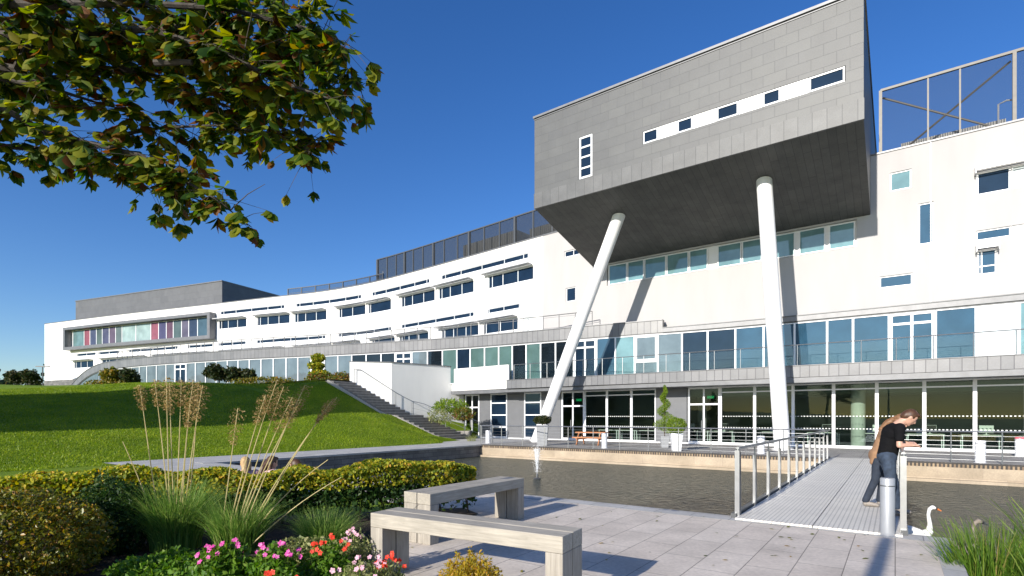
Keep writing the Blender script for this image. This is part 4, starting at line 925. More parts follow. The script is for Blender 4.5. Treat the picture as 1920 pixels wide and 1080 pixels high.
# flowers -----------------------------------------------------------
def flower(mb,c,nrm_,r,m):
    nrm_=nrm_.normalized(); x=nrm_.orthogonal().normalized(); y=nrm_.cross(x); a0=random.random()*6
    for k in range(5):
        a=a0+k*1.2566; d=x*math.cos(a)+y*math.sin(a); t=x*-math.sin(a)+y*math.cos(a)
        mb.face([c,c+d*r*.55+t*r*.42+nrm_*r*.12,c+d*r+nrm_*r*.1+t*r*.2,c+d*r-t*r*.2+nrm_*r*.1,c+d*r*.55-t*r*.42+nrm_*r*.12],None,m)
def flower_plant(x,y,w_,h,leaf,petal,nf,nl,label,cat='flowers',fr=.028,lsize=.05,group='bedding plants',asp=.5):
    e=empty('flowering_plant',(x,y,0),0,label,cat,group)
    leafset('foliage',blobcloud((x,y,h*.45),(w_,w_*.8,h*.6),nl,int(x*100)%97,.8,3,.3,.8),lsize,leaf,e,asp,.5)
    mb=MB()
    for k in range(10): a=random.random()*6.28; mb.path([(x,y,0),(x+math.cos(a)*w_*.3,y+math.sin(a)*w_*.3,h*.5),(x+math.cos(a)*w_*.7,y+math.sin(a)*w_*.7,h*.9)],.004,.002,4)
    mb.build('stem',L_green,e,keep_world=True)
    for k in range(int(nf*1.6)):
        a=random.random()*6.28; r=math.sqrt(random.random()); mb=MB()
        fx,fy=x+math.cos(a)*w_*r*.95,y+math.sin(a)*w_*.8*r; fz=h*(1.06-.30*r*r)+random.uniform(0,.06)
        mb.m=0
        for q in range(random.choice((1,1,2))):
            flower(mb,Vector((fx+random.uniform(-.03,.03),fy+random.uniform(-.03,.03),fz+random.uniform(-.02,.02))),Vector((random.uniform(-.6,.4),-1,random.uniform(.1,1))),fr*random.uniform(.8,1.2),0)
        mb.tube((fx,fy,fz-.01),(fx*.8+x*.2,fy*.8+y*.2,h*.5),.0025,n=4,m=1)
        mb.build('flower',[petal,L_green],e,keep_world=True)
FP=[(-2.62,4.85,.26,.40,L_green,L_pink,12,2600,'bright pink flowers over fresh green leaves, leftmost of the bed',.055),
 (-2.10,4.75,.24,.42,L_green,L_pink,10,2200,'magenta flowers above green leaves, left of the orange-red ones',.05),
 (-1.70,4.95,.22,.42,L_green,L_redp,8,1800,'orange-red flowers among green leaves in the middle of the bed',.045),
 (-1.95,4.35,.26,.26,L_green,L_redp,4,2400,'low green bedding plant with a few scarlet flowers at the bottom edge',.05),
 (-1.30,4.6,.26,.32,L_sage,L_rose,8,2600,'pale sage-leaved plant with pale pink flowers beside the nearer bench',.04),
 (-1.55,5.35,.20,.42,L_sage,L_rose,6,1500,'loose pale pink flowers behind the middle of the bed',.04),
 (-1.12,4.15,.26,.24,L_sage,L_rose,3,2600,'straw-coloured narrow-leaved bedding plant at the bottom edge',.05),
 (-1.08,4.75,.14,.30,L_sage,L_redp,7,700,'scarlet flowers at the foot of the left leg of the nearer bench',.04),
 (-2.75,4.3,.26,.20,L_green,L_pink,2,2400,'low leafy green plant at the bottom left with two pink flowers',.06),
 (-.62,4.25,.14,.20,L_sage,L_redp,5,700,'small scarlet flowers between the bench and the golden conifer',.035)]
for x,y,w_,h,lf,pt,nf,nl,lb,ls in FP: flower_plant(x,y,w_,h,lf,pt,nf,nl,lb,lsize=ls,asp=.3 if lf is L_sage else .5,fr=.023)
# reeds at the lower right --------------------------------------------
def reed(x,y,z,n,L,label,spread=.35,rad=.25,lean=(0,0),wd=.007,m=None):
    e=empty('reed_clump',(x,y,z),0,label,'reeds','reeds at the pond edge'); blades('reed_blades',(x,y,z),n,L,spread,lean,m or L_reed,e,wd,6,rad,.35)
reed(5.12,5.75,-.55,480,.98,'leftmost reed clump leaning over the paving edge',.42,.28,(-.05,0),.009)
reed(5.75,6.15,-.6,480,.95,'middle reed clump in front of the grey-brown cygnet',.35,.35,(0,0),.010)
reed(6.2,5.9,-.6,420,1.25,'tallest reed clump at the right edge of the view',.55,.3,(.0,0),.010)
reed(5.35,5.05,-.6,420,.95,'lowest reed clump at the bottom right corner',.5,.3,(0,0),.010)
# planters, topiary -----------------------------------------------------
def onray(px,b):
    k=(px-960)/1000; Y=b/(SU*k+CU); return Vector((k*Y,Y,0))
def planter(loc,label,m,w0=.19,w1=.27,h=.85):
    e=empty('planter',loc,GROT+.5,label,'planter','tall tapering planters'); mb=MB(); t=.03
    def ring(w,z): return [Vector((-w,-w,z)),Vector((w,-w,z)),Vector((w,w,z)),Vector((-w,w,z))]
    R_=[ring(w0,0),ring(w1,h),ring(w1-t,h),ring(w1-t-.02,h-.07)]
    for i in range(3):
        for j in range(4): q=(j+1)%4; mb.face([R_[i][j],R_[i][q],R_[i+1][q],R_[i+1][j]])
    mb.face(R_[0][::-1]); mb.build('pot',m,e,bevel=.008)
    mb=MB(); mb.face(ring(w1-t-.015,h-.06)); mb.build('compost',M_soil,e); return e
pl=onray(1268,24.9); planter(pl,'white tapering planter with a round clipped ball on the deck',M_planter)
def topi(name,loc,parts,m,label,trunk):
    e=empty(name,loc,0,label,'topiary'); C=np.concatenate([blobcloud((loc[0]+dx,loc[1]+dy,loc[2]+dz),(r,r,rz),n,i,.35,3,.12) for i,(dx,dy,dz,r,rz,n) in enumerate(parts)])
    leafset('foliage',C,.05,m,e,.35,.4); mb=MB(); mb.tube(loc,(loc[0],loc[1],loc[2]+trunk),.03,.015,n=8); mb.build('trunk',M_stem,e,keep_world=True)
lp=pl+Vector((0,0,.82)); topi('ball_topiary',lp,[(0,0,.35,.46,.42,6500)],L_conif,'round clipped conifer ball growing in the white planter',.3)
pg=onray(1246,27.4); planter(pg,'pale planter standing behind the ball topiary and holding the spiral',M_planterg,.17,.22,.6)
sp=[]
for k in range(30):
    t=k/29; a=t*6.28*3.2; r=.50*(1-t)+.10; sp.append((math.cos(a)*r*.45,math.sin(a)*r*.45,.35+t*2.25,r*.62+.02,.14+.05*(1-t),330))
topi('spiral_topiary',pg+Vector((0,0,.55)),sp,L_conif,'tall spiral-clipped conifer in front of the grey wall panel',2.3)
pg2=onray(1017,25.2); planter(pg2,'grey tapering planter with a dark shrub beside the foot of the left column',M_planterg,.26,.33,1.15)
shrub((pg2.x,pg2.y,1.42),(.48,.45,.28),3800,.06,L_far,'dark domed shrub in the grey planter by the left column',seed=12)
# picnic table -------------------------------------------------------------
pt=empty('picnic_table',onray(1110,27.6),GROT+.12,'red-brown wooden picnic table on the deck behind the bollard','table')
for k in range(5): mb=MB(); y=-.34+k*.145; mb.box(-.9,.9,y,y+.135,.69,.745); mb.build('tabletop_board',M_red,pt)
for s in (-1,1):
    for k in range(2): mb=MB(); y=s*.68+(k-1)*.14; mb.box(-.9,.9,y,y+.13,.405,.465); mb.build('seat_board',M_red,pt)
for x in (-.65,.65):
    mb=MB(); mb.box(x-.03,x+.03,-.8,.8,.30,.40); mb.box(x-.023,x+.023,-.36,.36,.64,.70); mb.build('cross_beam',M_red,pt)
    for s in (-1,1): 
        mb=MB(); c=[Vector(p) for p in ((x-.08,s*.62-.07,0),(x-.032,s*.62-.07,0),(x-.032,s*.62+.07,0),(x-.08,s*.62+.07,0),(x-.08,s*.22-.07,.69),(x-.032,s*.22-.07,.69),(x-.032,s*.22+.07,.69),(x-.08,s*.22+.07,.69))]; mb.hexa(c); mb.build('leg',M_red,pt)
# fountain -------------------------------------------------------------------
fx=pix(1007,898,2.26/.116); fx.z=-.66
fe=empty('fountain',fx,0,'small dark floating fountain nozzle throwing a thin white jet in the pond','fountain')
mb=MB(); mb.lathe([(.12,-.03),(.14,.02),(.09,.04),(.04,.05),(.035,.18),(.02,.2)],n=20); mb.build('float',M_dsteel,fe,smooth=True)
mw,nn_,pp,oo=mat('water_jet'); pp.inputs['Base Color'].default_value=(.85,.9,.92,1); pp.inputs['Roughness'].default_value=.3
tr=N(nn_,'ShaderNodeBsdfTransparent'); mx=N(nn_,'ShaderNodeMixShader'); tz=noise(nn_,30,4); rr=ramp(nn_,tz.outputs[0],[(.35,(.05,.05,.05)),(.7,(.8,.8,.8))]); nn_.links.new(rr.outputs[0],mx.inputs[0]); nn_.links.new(tr.outputs[0],mx.inputs[1]); nn_.links.new(pp.outputs[0],mx.inputs[2]); nn_.links.new(mx.outputs[0],oo.inputs[0])
mb=MB(); mb.lathe([(.015,.2),(.05,.5),(.09,.9),(.13,1.1)],n=14); mb.build('jet',mw,fe,smooth=True)
D_=np.array([[random.gauss(0,.07+.05*t),random.gauss(0,.07+.05*t),.25+t*1.0] for t in [random.random() for _ in range(900)]])
leafset('spray',D_,.018,M_whitep,fe,.6,0,keep=False)
# swan, cygnet -----------------------------------------------------------------
def blob(caps,name,m,parent,vox=.012,smooth=2,mats=None,pick=None,sm_it=6):
    """caps: (p0,r0,p1,r1) tapered limbs or (c,(rx,ry,rz),rotz) ellipsoids, fused into one continuous skin"""
    b=bmesh.new()
    for c in caps:
        if len(c)==4:
            p0,r0,p1,r1=Vector(c[0]),c[1],Vector(c[2]),c[3]; L=(p1-p0).length; k=max(2,int(L/(min(r0,r1)*.5))+1); k=min(k,40)
            for i in range(k+1):
                t=i/k; bmesh.ops.create_icosphere(b,subdivisions=2,radius=(r0+(r1-r0)*t),matrix=Matrix.Translation(p0.lerp(p1,t)))
        else:
            ce,ra,rot=c; M_=Matrix.Translation(Vector(ce))@(rot if isinstance(rot,Matrix) else Matrix.Rotation(rot,4,'Z'))@Matrix.Diagonal(Vector((*ra,1))); bmesh.ops.create_icosphere(b,subdivisions=3,radius=1,matrix=M_)
    me=bpy.data.meshes.new(name); b.to_mesh(me); b.free(); t=bpy.data.objects.new('tmp',me); sc.collection.objects.link(t)
    r=t.modifiers.new('r','REMESH'); r.mode='VOXEL'; r.voxel_size=vox; s=t.modifiers.new('s','SMOOTH'); s.factor=.5; s.iterations=sm_it
    dg=bpy.context.evaluated_depsgraph_get(); me2=bpy.data.meshes.new_from_object(t.evaluated_get(dg)); bpy.data.objects.remove(t); me2.name=name
    me2.materials.clear()
    for q in (m if isinstance(m,(list,tuple)) else [m]): me2.materials.append(q)
    me2.polygons.foreach_set('use_smooth',[True]*len(me2.polygons))
    if pick:
        for p in me2.polygons: p.material_index=pick(p.center)
    o=bpy.data.objects.new(name,me2); sc.collection.objects.link(o)
    if parent is not None: o.parent=parent
    return o
def swan(loc,rz,label,m,s=1,cat='swan',young=False,neck=1):
    e=empty('swan' if not young else 'cygnet',loc,rz,label,cat); e.scale=(s,s,s); K=neck
    caps=[((-.05,0,.12),(.40,.19,.17),0),((-.35,0,.22),(.26,.13,.10),Matrix.Rotation(-.45,4,'Y').to_4x4()),((-.1,.10,.22),(.32,.09,.13),0),((-.1,-.10,.22),(.32,.09,.13),0),
     ((.24,0,.14),.12,(.36,0,.24),.075),((.36,0,.24),.07,(.37,0,.40*K),.045),((.37,0,.40*K),.045,(.34,0,.60*K),.036),((.34,0,.60*K),.036,(.36,0,.72*K),.037),((.36,0,.72*K),.037,(.42,0,.765*K),.042),((.42,0,.765*K),.045,(.47,0,.745*K),.032)]
    blob(caps,'body',m,e,.014)
    mb=MB(); bx=.49; z=.74*K; mb.tube((bx,0,z),(bx+.095,0,z-.05),.024,.011,n=10); mb.build('beak',M_beak if not young else M_dsteel,e,smooth=True)
    mb=MB(); mb.tube((bx-.02,0,z+.006),(bx+.014,0,z-.006),.029,.025,n=10); mb.build('face_patch',M_blk,e,smooth=True)
    for q in (-1,1): mb=MB(); mb.lathe([(.001,-.006),(.006,0),(.001,.006)],(.445,q*.036,z+.018),n=8); mb.build('eye',M_blk,e)
swp=pix(1741,1003,9.75); swan((swp.x-.22,9.9,-.72),-.2,'white swan with an orange beak gliding beside the footbridge',M_swan,.86)
cp=pix(1824,1000,8.6); swan((cp.x-.25,8.7,-.70),-.35,'grey-brown cygnet swimming behind the reeds',M_cyg,.82,young=True,cat='cygnet')
# ================================================================ PEOPLE
def hand(cap,w,d,side):
    """palm, four unequal bent fingers and a thumb; w wrist, d pointing direction, side sideways"""
    w=Vector(w); d=Vector(d).normalized(); s=Vector(side).normalized(); up=d.cross(s)
    cap.append((w,.024,w+d*.07,.030))
    for k,(o,l) in enumerate(((-.030,.058),(-.010,.070),(.010,.066),(.030,.050))):
        a=w+d*.075+s*o; b=a+d*l*.5; c=b+(d*.5-Vector((0,0,1))*.8).normalized()*l*.55; cap.append((a,.0105,b,.0095)); cap.append((b,.0095,c,.008))
    a=w+d*.025-s*.03; b=a+(d*.6-s*.8).normalized()*.04; cap.append((a,.012,b,.0105)); cap.append((b,.0105,b+d*.03,.009))
def person(loc,rz,label,J,top,legs,hair,hairkind='short',vox=.0105,shoes=M_shoe,coat=False,group=None,sleeve=.45,slim=1.0):
    e=empty('person',loc,rz,label,'person',group); g=lambda k:Vector(J[k]); s=slim
    cap=[]; hd=g('head'); nk=g('neck'); tilt=Matrix.Rotation(J.get('tilt',.5),4,'Y'); f=tilt@Vector((1,0,0)); u=tilt@Vector((0,0,1))
    cap+= [(hd,(.098,.076,.118),tilt),(hd-u*.045+f*.02,(.07,.06,.08),tilt),(nk,.058,hd-u*.05-f*.02,.05),(g('chest')+(nk-g('chest'))*.6,.09,nk,.055)]
    cap+= [(hd+f*.095-u*.005,.014,hd+f*.115-u*.03,.013),(hd+f*.088-u*.055,.016,hd+f*.092-u*.058,.016),(hd+f*.06-u*.10,.025,hd+f*.07-u*.10,.022)]
    for q in (-1,1): cap.append((hd+Vector((0,q*.078,0))-u*.01-f*.008,(.022,.010,.034),tilt))
    cap+= [(g('pelvis'),(.13*s,.165*s,.13),0),(g('pelvis'),.125*s,g('waist'),.115*s),(g('waist'),.115*s,g('chest'),.135*s),(g('chest')+Vector((0,-.07,0)),.11*s,g('chest')+Vector((0,.07,0)),.11*s)]
    for q,n in ((-1,'r'),(1,'l')):
        S=g('sh'+n); E_=g('el'+n); Wr=g('wr'+n); cap+=[(g('chest')+Vector((0,q*.07,.04)),.08*s,S,.062*s),(S,.058*s,E_,.042*s),(E_,.042*s,Wr,.028)]
        hand(cap,Wr,J.get('hd'+n,(Wr-E_)),Vector((0,1,0)) if abs((Wr-E_).normalized().y)<.8 else Vector((1,0,0)))
        K=g('kn'+n); A=g('an'+n); Hh=g('hp'+n); cap+=[(Hh,.098*s,K,.062*s),(K,.060*s,A,.040)]; ft=Vector(J.get('ft'+n,(1,0,0))); cap+=[(A+Vector((0,0,-.03)),.042,A+ft*.14+Vector((0,0,-.045)),.034)]
    blob(cap,'body',M_skin,e,vox)
    G=.016
    c=[(g('pelvis')+(g('waist')-g('pelvis'))*.3,.138*s+G*.5,g('waist'),.128*s+G),(g('waist'),.128*s+G,g('chest'),.145*s+G),(g('chest')+Vector((0,-.075,.0)),.115*s+G,g('chest')+Vector((0,.075,0)),.115*s+G),(g('chest')+(nk-g('chest'))*.35,.11,g('chest')+(nk-g('chest'))*.72,.07)]
    for q,n in ((-1,'r'),(1,'l')):
        S=g('sh'+n); E_=g('el'+n); Wr=g('wr'+n); c+=[(g('chest')+Vector((0,q*.07,.04)),.085*s+G,S,.068*s+G*.6)]
        if sleeve<1: c.append((S,.068*s+G*.6,S.lerp(E_,sleeve*1.4),.056*s+G*.6))
        else: c+=[(S,.066*s+G*.5,E_,.052*s+G*.5),(E_,.052*s+G*.5,E_.lerp(Wr,.92),.040+G*.4)]
    if coat: c+=[(g('pelvis'),(.15,.18,.15),0)]+[(g('pelvis')+Vector((-.02,q*.08,.02)),.10,g('pelvis')+Vector((J.get('hem',-.07),q*.08,-.12)),.06) for q in (-1,0,1)]
    blob(c,'coat' if coat else 'shirt',top,e,.012)
    c=[(g('pelvis'),(.14*s,.175*s,.13),0)]
    for n in 'rl': c+=[(g('hp'+n),.108*s,g('kn'+n),.074*s),(g('kn'+n),.074*s,g('an'+n)+Vector((0,0,.02)),.060)]
    blob(c,'trousers',legs,e,.012)
    for n in 'rl':
        A=g('an'+n); ft=Vector(J.get('ft'+n,(1,0,0))); blob([(A+Vector((0,0,-.035)),.050,A+ft*.08+Vector((0,0,-.042)),.043),(A+ft*.08+Vector((0,0,-.042)),.043,A+ft*.17+Vector((0,0,-.052)),.035)],'shoe',shoes,e,.012)
    b=hd-f*.018+u*.022; c=[(b,(.104,.086,.112),tilt),(b-f*.045-u*.03,(.07,.078,.09),tilt),(hd+u*.095+f*.055,(.045,.06,.028),tilt)]
    if hairkind=='long': c+=[(b-f*.05-u*.03,.075,b-f*.12-u*.14,.06),(b-f*.12-u*.14,.06,b-f*.16-u*.28-Vector((0,0,.03)),.035),(b-f*.04-u*.04+Vector((0,-.06,0)),.045,b-u*.16-f*.03+Vector((0,-.08,-.03)),.03)]
    o=blob(c,'hair',hair,e,.011)
    # cut the hair away from the face
    b_=bmesh.new(); b_.from_mesh(o.data); dl=[v for v in b_.verts if (v.co-hd).dot(f)>.045 and (v.co-hd).dot(u)<.055]; bmesh.ops.delete(b_,geom=dl,context='VERTS'); b_.to_mesh(o.data); b_.free()
    for q in (-1,1):
        mb=MB(); p=hd+f*.088+Vector((0,q*.032,0))+u*.012; mb.lathe([(.001,-.009),(.010,0),(.001,.009)],p,8); mb.build('eye',M_blk,e)
    return e
man={'pelvis':(-.03,0,.93),'waist':(.0,0,1.08),'chest':(.05,0,1.31),'neck':(.16,0,1.49),'head':(.28,0,1.56),'tilt':.75,
 'shr':(.09,-.21,1.40),'elr':(.07,-.26,1.12),'wrr':(.25,-.20,1.125),'hdr':(1,.3,-.1),'shl':(.10,.21,1.40),'ell':(.12,.25,1.13),'wrl':(.27,.12,1.14),'hdl':(1,-.2,-.1),
 'hpr':(-.03,-.09,.90),'knr':(.00,-.11,.50),'anr':(-.07,-.12,.09),'hpl':(-.03,.09,.90),'knl':(.09,.10,.50),'anl':(.13,.12,.09)}
person(P(-.08,10.5,.035),GROT+.25,'young man in black t-shirt and jeans leaning over the bridge railing, head bent',man,M_black,M_jean,M_hair,sleeve=.45)
wom={'pelvis':(-.12,0,.90),'waist':(-.08,0,1.03),'chest':(.0,0,1.24),'neck':(.10,0,1.40),'head':(.20,0,1.49),'tilt':.6,
 'shr':(.03,-.17,1.31),'elr':(.08,-.23,1.09),'wrr':(.28,-.14,1.13),'hdr':(1,.3,-.1),'shl':(.05,.17,1.31),'ell':(.12,.22,1.10),'wrl':(.30,.12,1.13),'hdl':(1,-.2,-.1),
 'hpr':(-.12,-.08,.88),'knr':(-.16,-.10,.48),'anr':(-.30,-.11,.09),'hpl':(-.12,.08,.88),'knl':(-.06,.09,.48),'anl':(-.10,.10,.09),'hem':-.07}
person(P(-.12,11.3,.035),GROT,'young woman in tan coat and dark jeans bending behind the man in black',wom,M_tan,M_jeand,M_hair2,'long',coat=True,sleeve=1,slim=.9)
def seated(x,y,rz,label,top,hair,kind='short',lean=.0,legs=M_jeand):
    c=math.cos; J={'pelvis':(0,0,.13),'waist':(.03+lean*.1,0,.28),'chest':(.07+lean*.35,0,.47-lean*.08),'neck':(.10+lean*.55,0,.64-lean*.2),'head':(.15+lean*.7,0,.74-lean*.25),'tilt':.25+lean*.5,
     'shr':(.08+lean*.4,-.17,.56-lean*.12),'elr':(.16+lean*.4,-.24,.33),'wrr':(.36,-.16,.32),'shl':(.08+lean*.4,.17,.56-lean*.12),'ell':(.16+lean*.4,.24,.33),'wrl':(.36,.14,.33),
     'hpr':(.03,-.09,.13),'knr':(.38,-.17,.36),'anr':(.52,-.10,.09),'hpl':(.03,.09,.13),'knl':(.38,.17,.36),'anl':(.52,.10,.09)}
    return person((x,y,.0),rz,label,J,top,legs,hair,kind,group='people sitting on the ground behind the hedge',vox=.014,sleeve=1)
seated(-4.88,9.75,2.0,'fair-haired person sitting behind the hedge, leftmost of the seated group',M_pinks,M_blond,'long')
seated(-4.62,9.95,.9,'dark-haired person in a pinkish top sitting behind the hedge',M_pinks,M_hair,'long')
seated(-4.30,9.7,.1,'person in a white shirt bending forward behind the hedge',M_shirt,M_blond,'short',.75)
seated(-3.72,9.75,3.0,'brown-haired person in white at the right end of the group behind the hedge',M_shirt,M_hair,'short',.15)
# ================================================================ TREES
tr_=random.Random(11)
def branch(pts,Y,r0,r1,parent,name='branch'):
    mb=MB(); q=[pix(p[0],p[1],Y+(p[2] if len(p)>2 else 0)) for p in pts]; mb.path(q,r0,r1,7); mb.build(name,M_bark,parent,smooth=True,keep_world=True); return q
tree=empty('autumn_tree',(-5.4,2.7,0),0,'autumn tree whose leafy green and rust-brown branches reach in over the upper left','tree')
mb=MB(); mb.path([(-5.4,2.7,-.1),(-5.35,2.7,1.2),(-5.2,2.75,2.6),(-4.9,2.9,4.0),(-4.7,3.0,6.0)],.19,.06,12); mb.build('trunk',M_bark,tree,smooth=True,keep_world=True)
BR=[([(-620,60),(-300,40),(-60,70,0),(120,62,.1),(330,52,.1),(520,95,.2),(620,130,.3),(680,160,.3)],3.6,.045,.004,1.4),
 ([(-620,60),(-260,-10),(60,10,-.1),(230,5),(420,15),(600,60,.1),(655,85)],3.4,.04,.004,1.3),
 ([(-600,60),(-200,90),(30,130),(60,75,.2),(75,20,.3)],3.5,.045,.012,.5),
 ([(-300,140),(-60,170),(80,150,.2),(230,130,.1),(300,145,.2),(350,175),(430,200,.1),(530,240,.2),(600,265,.2)],3.8,.03,.003,1.3),
 ([(-350,160),(-80,195),(0,200),(60,235,.1),(150,265),(260,290),(330,330,.1),(400,370),(470,425,.1)],3.5,.03,.003,1.35),
 ([(-280,200),(-60,270),(60,278,.1),(150,285),(240,310,.1),(330,360),(400,385,.1)],3.9,.026,.003,1.2),
 ([(-200,120),(20,150),(110,170),(190,195,.2),(250,210,.1)],3.5,.02,.003,1.2),
 ([(240,250),(300,240,.1),(400,235),(520,250,.1),(590,290)],3.7,.012,.002,1.2),
 ([(290,118),(330,116),(360,117)],3.3,.02,.016,.0),
 ([(300,60),(420,100),(520,150,.1),(600,180),(640,190)],3.3,.018,.002,1.5),
 ([(150,40),(300,90),(400,140,.1),(470,190),(500,215)],4.0,.018,.002,1.5),
 ([(-100,20),(100,90),(220,100),(330,90)],4.2,.02,.003,1.4)]
C=[];D=[]
def palmate(c,out,sz):
    out=out.normalized(); side=out.cross(Vector((0,0,1))).normalized() if abs(out.z)<.95 else Vector((1,0,0))
    for ang_ in (-1.25,-.65,0,.65,1.25):
        d=(out*math.cos(ang_)+side*math.sin(ang_)+Vector((0,0,-.45-tr_.random()*.5))).normalized(); l=sz*(1-.18*abs(ang_)); C.append((c+d*l*.5)[:]+(l,)); D.append(d[:])
for pts,Y,r0,r1,den in BR:
    q=branch(pts,Y,r0,r1,tree)
    for i in range(len(q)-1):
        a,b=q[i],q[i+1]; L=(b-a).length
        if b.x< -3.9: continue
        tw=MB(); n=int(L*50*den*(.45 if pts[i][0]<-60 else 1))
        for k in range(n):
            t=tr_.random(); c=a.lerp(b,t); o=Vector((tr_.gauss(0,1),tr_.gauss(0,1),tr_.gauss(0,.55)-.1)); o.normalize(); R_=abs(tr_.gauss(0,.15))+.03
            c2=c+o*R_; tw.path([c,c+o*R_*.5+Vector((0,0,.012)),c2],.0028,.0012,3); palmate(c2,Vector((o.x,o.y,o.z-.2)),tr_.uniform(.07,.14))
        for k in range(int(L*7*den)):
            t=tr_.random(); c=a.lerp(b,t); o=Vector((tr_.gauss(0,1)+.4,tr_.gauss(0,.8),tr_.gauss(0,.5))).normalized()*tr_.uniform(.12,.3)
            mb=MB(); mb.path([c,c+o*.5+Vector((0,0,.02)),c+o],.004,.0015,4)
            if den and k%3==0: mb.build('twig',M_bark,tree,keep_world=True)
        if tw.v: tw.build('twigs',M_bark,tree,keep_world=True)
# fill of the dense upper part
def fill(px0,py0,px1,py1,n,Y0,Y1):
    for _ in range(int(n*.62)):
        c=pix(tr_.uniform(px0,px1),tr_.uniform(py0,py1),tr_.uniform(Y0,Y1)); palmate(c,Vector((tr_.gauss(0,1),tr_.gauss(0,1),tr_.gauss(0,.4))),tr_.uniform(.07,.14))
fill(-40,-60,580,70,330,3.2,4.6); fill(-40,60,330,110,110,3.2,4.4); fill(300,60,600,140,150,3.3,4.3); fill(420,110,660,190,130,3.3,4.2); fill(380,-20,640,100,170,3.2,4.4); fill(-40,250,110,310,14,3.4,4.2); fill(230,280,380,350,60,3.4,4.2); fill(400,180,590,270,80,3.4,4.2); fill(-700,-200,-60,180,160,2.8,4.6); fill(-100,-300,560,-60,140,3.0,4.8)
C=np.array(C); D=np.array(D); n=len(C); U=D/np.linalg.norm(D,axis=1,keepdims=True); W=np.cross(U,rvec(n)*.5+np.array([0,-.6,.8])); W/=np.linalg.norm(W,axis=1,keepdims=True)
quads_mesh('crown',C[:,:3],U*C[:,3:]*.52,W*C[:,3:]*.31,L_tree,tree,fold=.25)
# small trees and shrubs on top of the lawn --------------------------------
def smalltree(px,py,Y,rad,th,m,label,n=2500,lumps=4,name='small_tree',group=None,zb=4.1,size=.22,spread=.8):
    x=(px-960)/1000*Y; e=empty(name,(x,Y,zb),0,label,'tree',group); zc=H-(py-782)/1000*Y
    Cs=[]
    for k in range(lumps): a=k*2.4; Cs.append(blobcloud((x+math.cos(a)*rad*spread*(k>0),Y+math.sin(a)*rad*spread*.6,zc+(k%3-1)*rad*.22),(rad*.75,rad*.75,rad*.5),n//lumps,k+int(px),.6,3,.3))
    leafset('crown',np.concatenate(Cs),size,m,e,.6); mb=MB(); mb.path([(x,Y,zb-.3),(x+.05,Y,(zb+zc)/2),(x,Y,zc)],.07,.04,7)
    for k in range(lumps): a=k*2.4; mb.path([(x,Y,(zb+zc)/2),(x+math.cos(a)*rad*.6,Y+math.sin(a)*rad*.4,zc+.1*rad)],.04,.02,5)
    mb.build('trunk',M_bark,e,smooth=True,keep_world=True)
smalltree(30,708,62,1.0,1.5,L_far,'small dark round tree on the left horizon, the one farther from the building',2000,3)
smalltree(60,707,62,1.15,1.5,L_far,'small dark round tree on the left horizon, nearest the white end wall',2200,3)
smalltree(214,705,50,1.0,1,L_brown,'low brownish tree in front of the left end of the glazed podium',1800,3)
smalltree(246,706,50,1.0,1,L_far,'low dark tree just right of the brownish one at the podium',1800,3)
smalltree(410,699,44,.9,1,L_far,'flat-topped dark shrub tree before the grey podium glass, leftmost of three',1800,4,spread=1.1)
smalltree(440,702,44,.8,1,L_far,'dark shrub tree before the grey podium glass, middle of three',1500,3)
smalltree(468,704,44,.7,1,L_far,'dark shrub tree before the grey podium glass, rightmost of three',1300,3)
# cloud-pruned tree before the white doors
x=(596-960)*.041; e=empty('small_tree',(x,41,4.1),0,'yellow-green tiered small tree before the white podium door','tree')
leafset('crown',np.concatenate([blobcloud((x+dx,41,H-(py-782)/1000*41),(r,r,.32),700,int(py),.6,3,.3) for dx,py,r in ((0,671,.55),(-.1,686,.6),(.1,700,.8))]),.18,L_hedge,e,.6)
mb=MB(); mb.path([(x,41,4),(x+.05,41,5),(x,41,6)],.06,.03,6); mb.build('trunk',M_bark,e,keep_world=True)
shrub((-14.6,40.6,4.5),(1.2,.6,.5),1800,.14,L_shrub,'loose shrub at the top of the stair beside the podium glass','shrub',31)
shrub((-12.9,40.2,4.45),(.9,.6,.5),1500,.14,L_shrub,'leafy shrub against the left end of the white stair wall','shrub',32)
shrub((-19.6,42,4.35),(2.6,.6,.42),2600,.13,L_brown,'long low bronze hedge on the lawn crest below the podium glass','hedge',33,f=5)
shrub((-37.5,50,4.5),(2.6,.8,.7),1800,.2,L_brown,'low rusty hedge at the far left foot of the building','hedge',34,f=5)
def bed(px,py,Y,rad,m,label,n=1400,size=.12,asp=.35,up=.5,sd=1):
    c=pix(px,py,Y); return shrub((c.x,c.y,c.z),rad,n,size,m,label,'shrub',sd,asp=asp,up=up)
bed(845,762,37.5,(1.25,.7,.55),L_conif,'spiky yellow-green shrub in the planting beside the stair foot',1500,.22,.22,.9,41)
bed(868,778,36.8,(.8,.5,.5),L_shrub,'red-tinged shrub at the corner by the grey wall panel',1200,.14,.4,.4,42)
bed(824,782,36.8,(.9,.5,.55),L_sage,'pale rocky-looking shrub beside the stair railing',900,.12,.4,.3,43)
c=pix(884,818,35.5); e=empty('ornamental_grass',(c.x,c.y,0),0,'small yellow-green grass tuft at the very foot of the stair','ornamental grass'); blades('grass_tuft',(c.x,c.y,0),90,.6,1.3,(0,0),L_sage,e,.008,4,.3,.4)
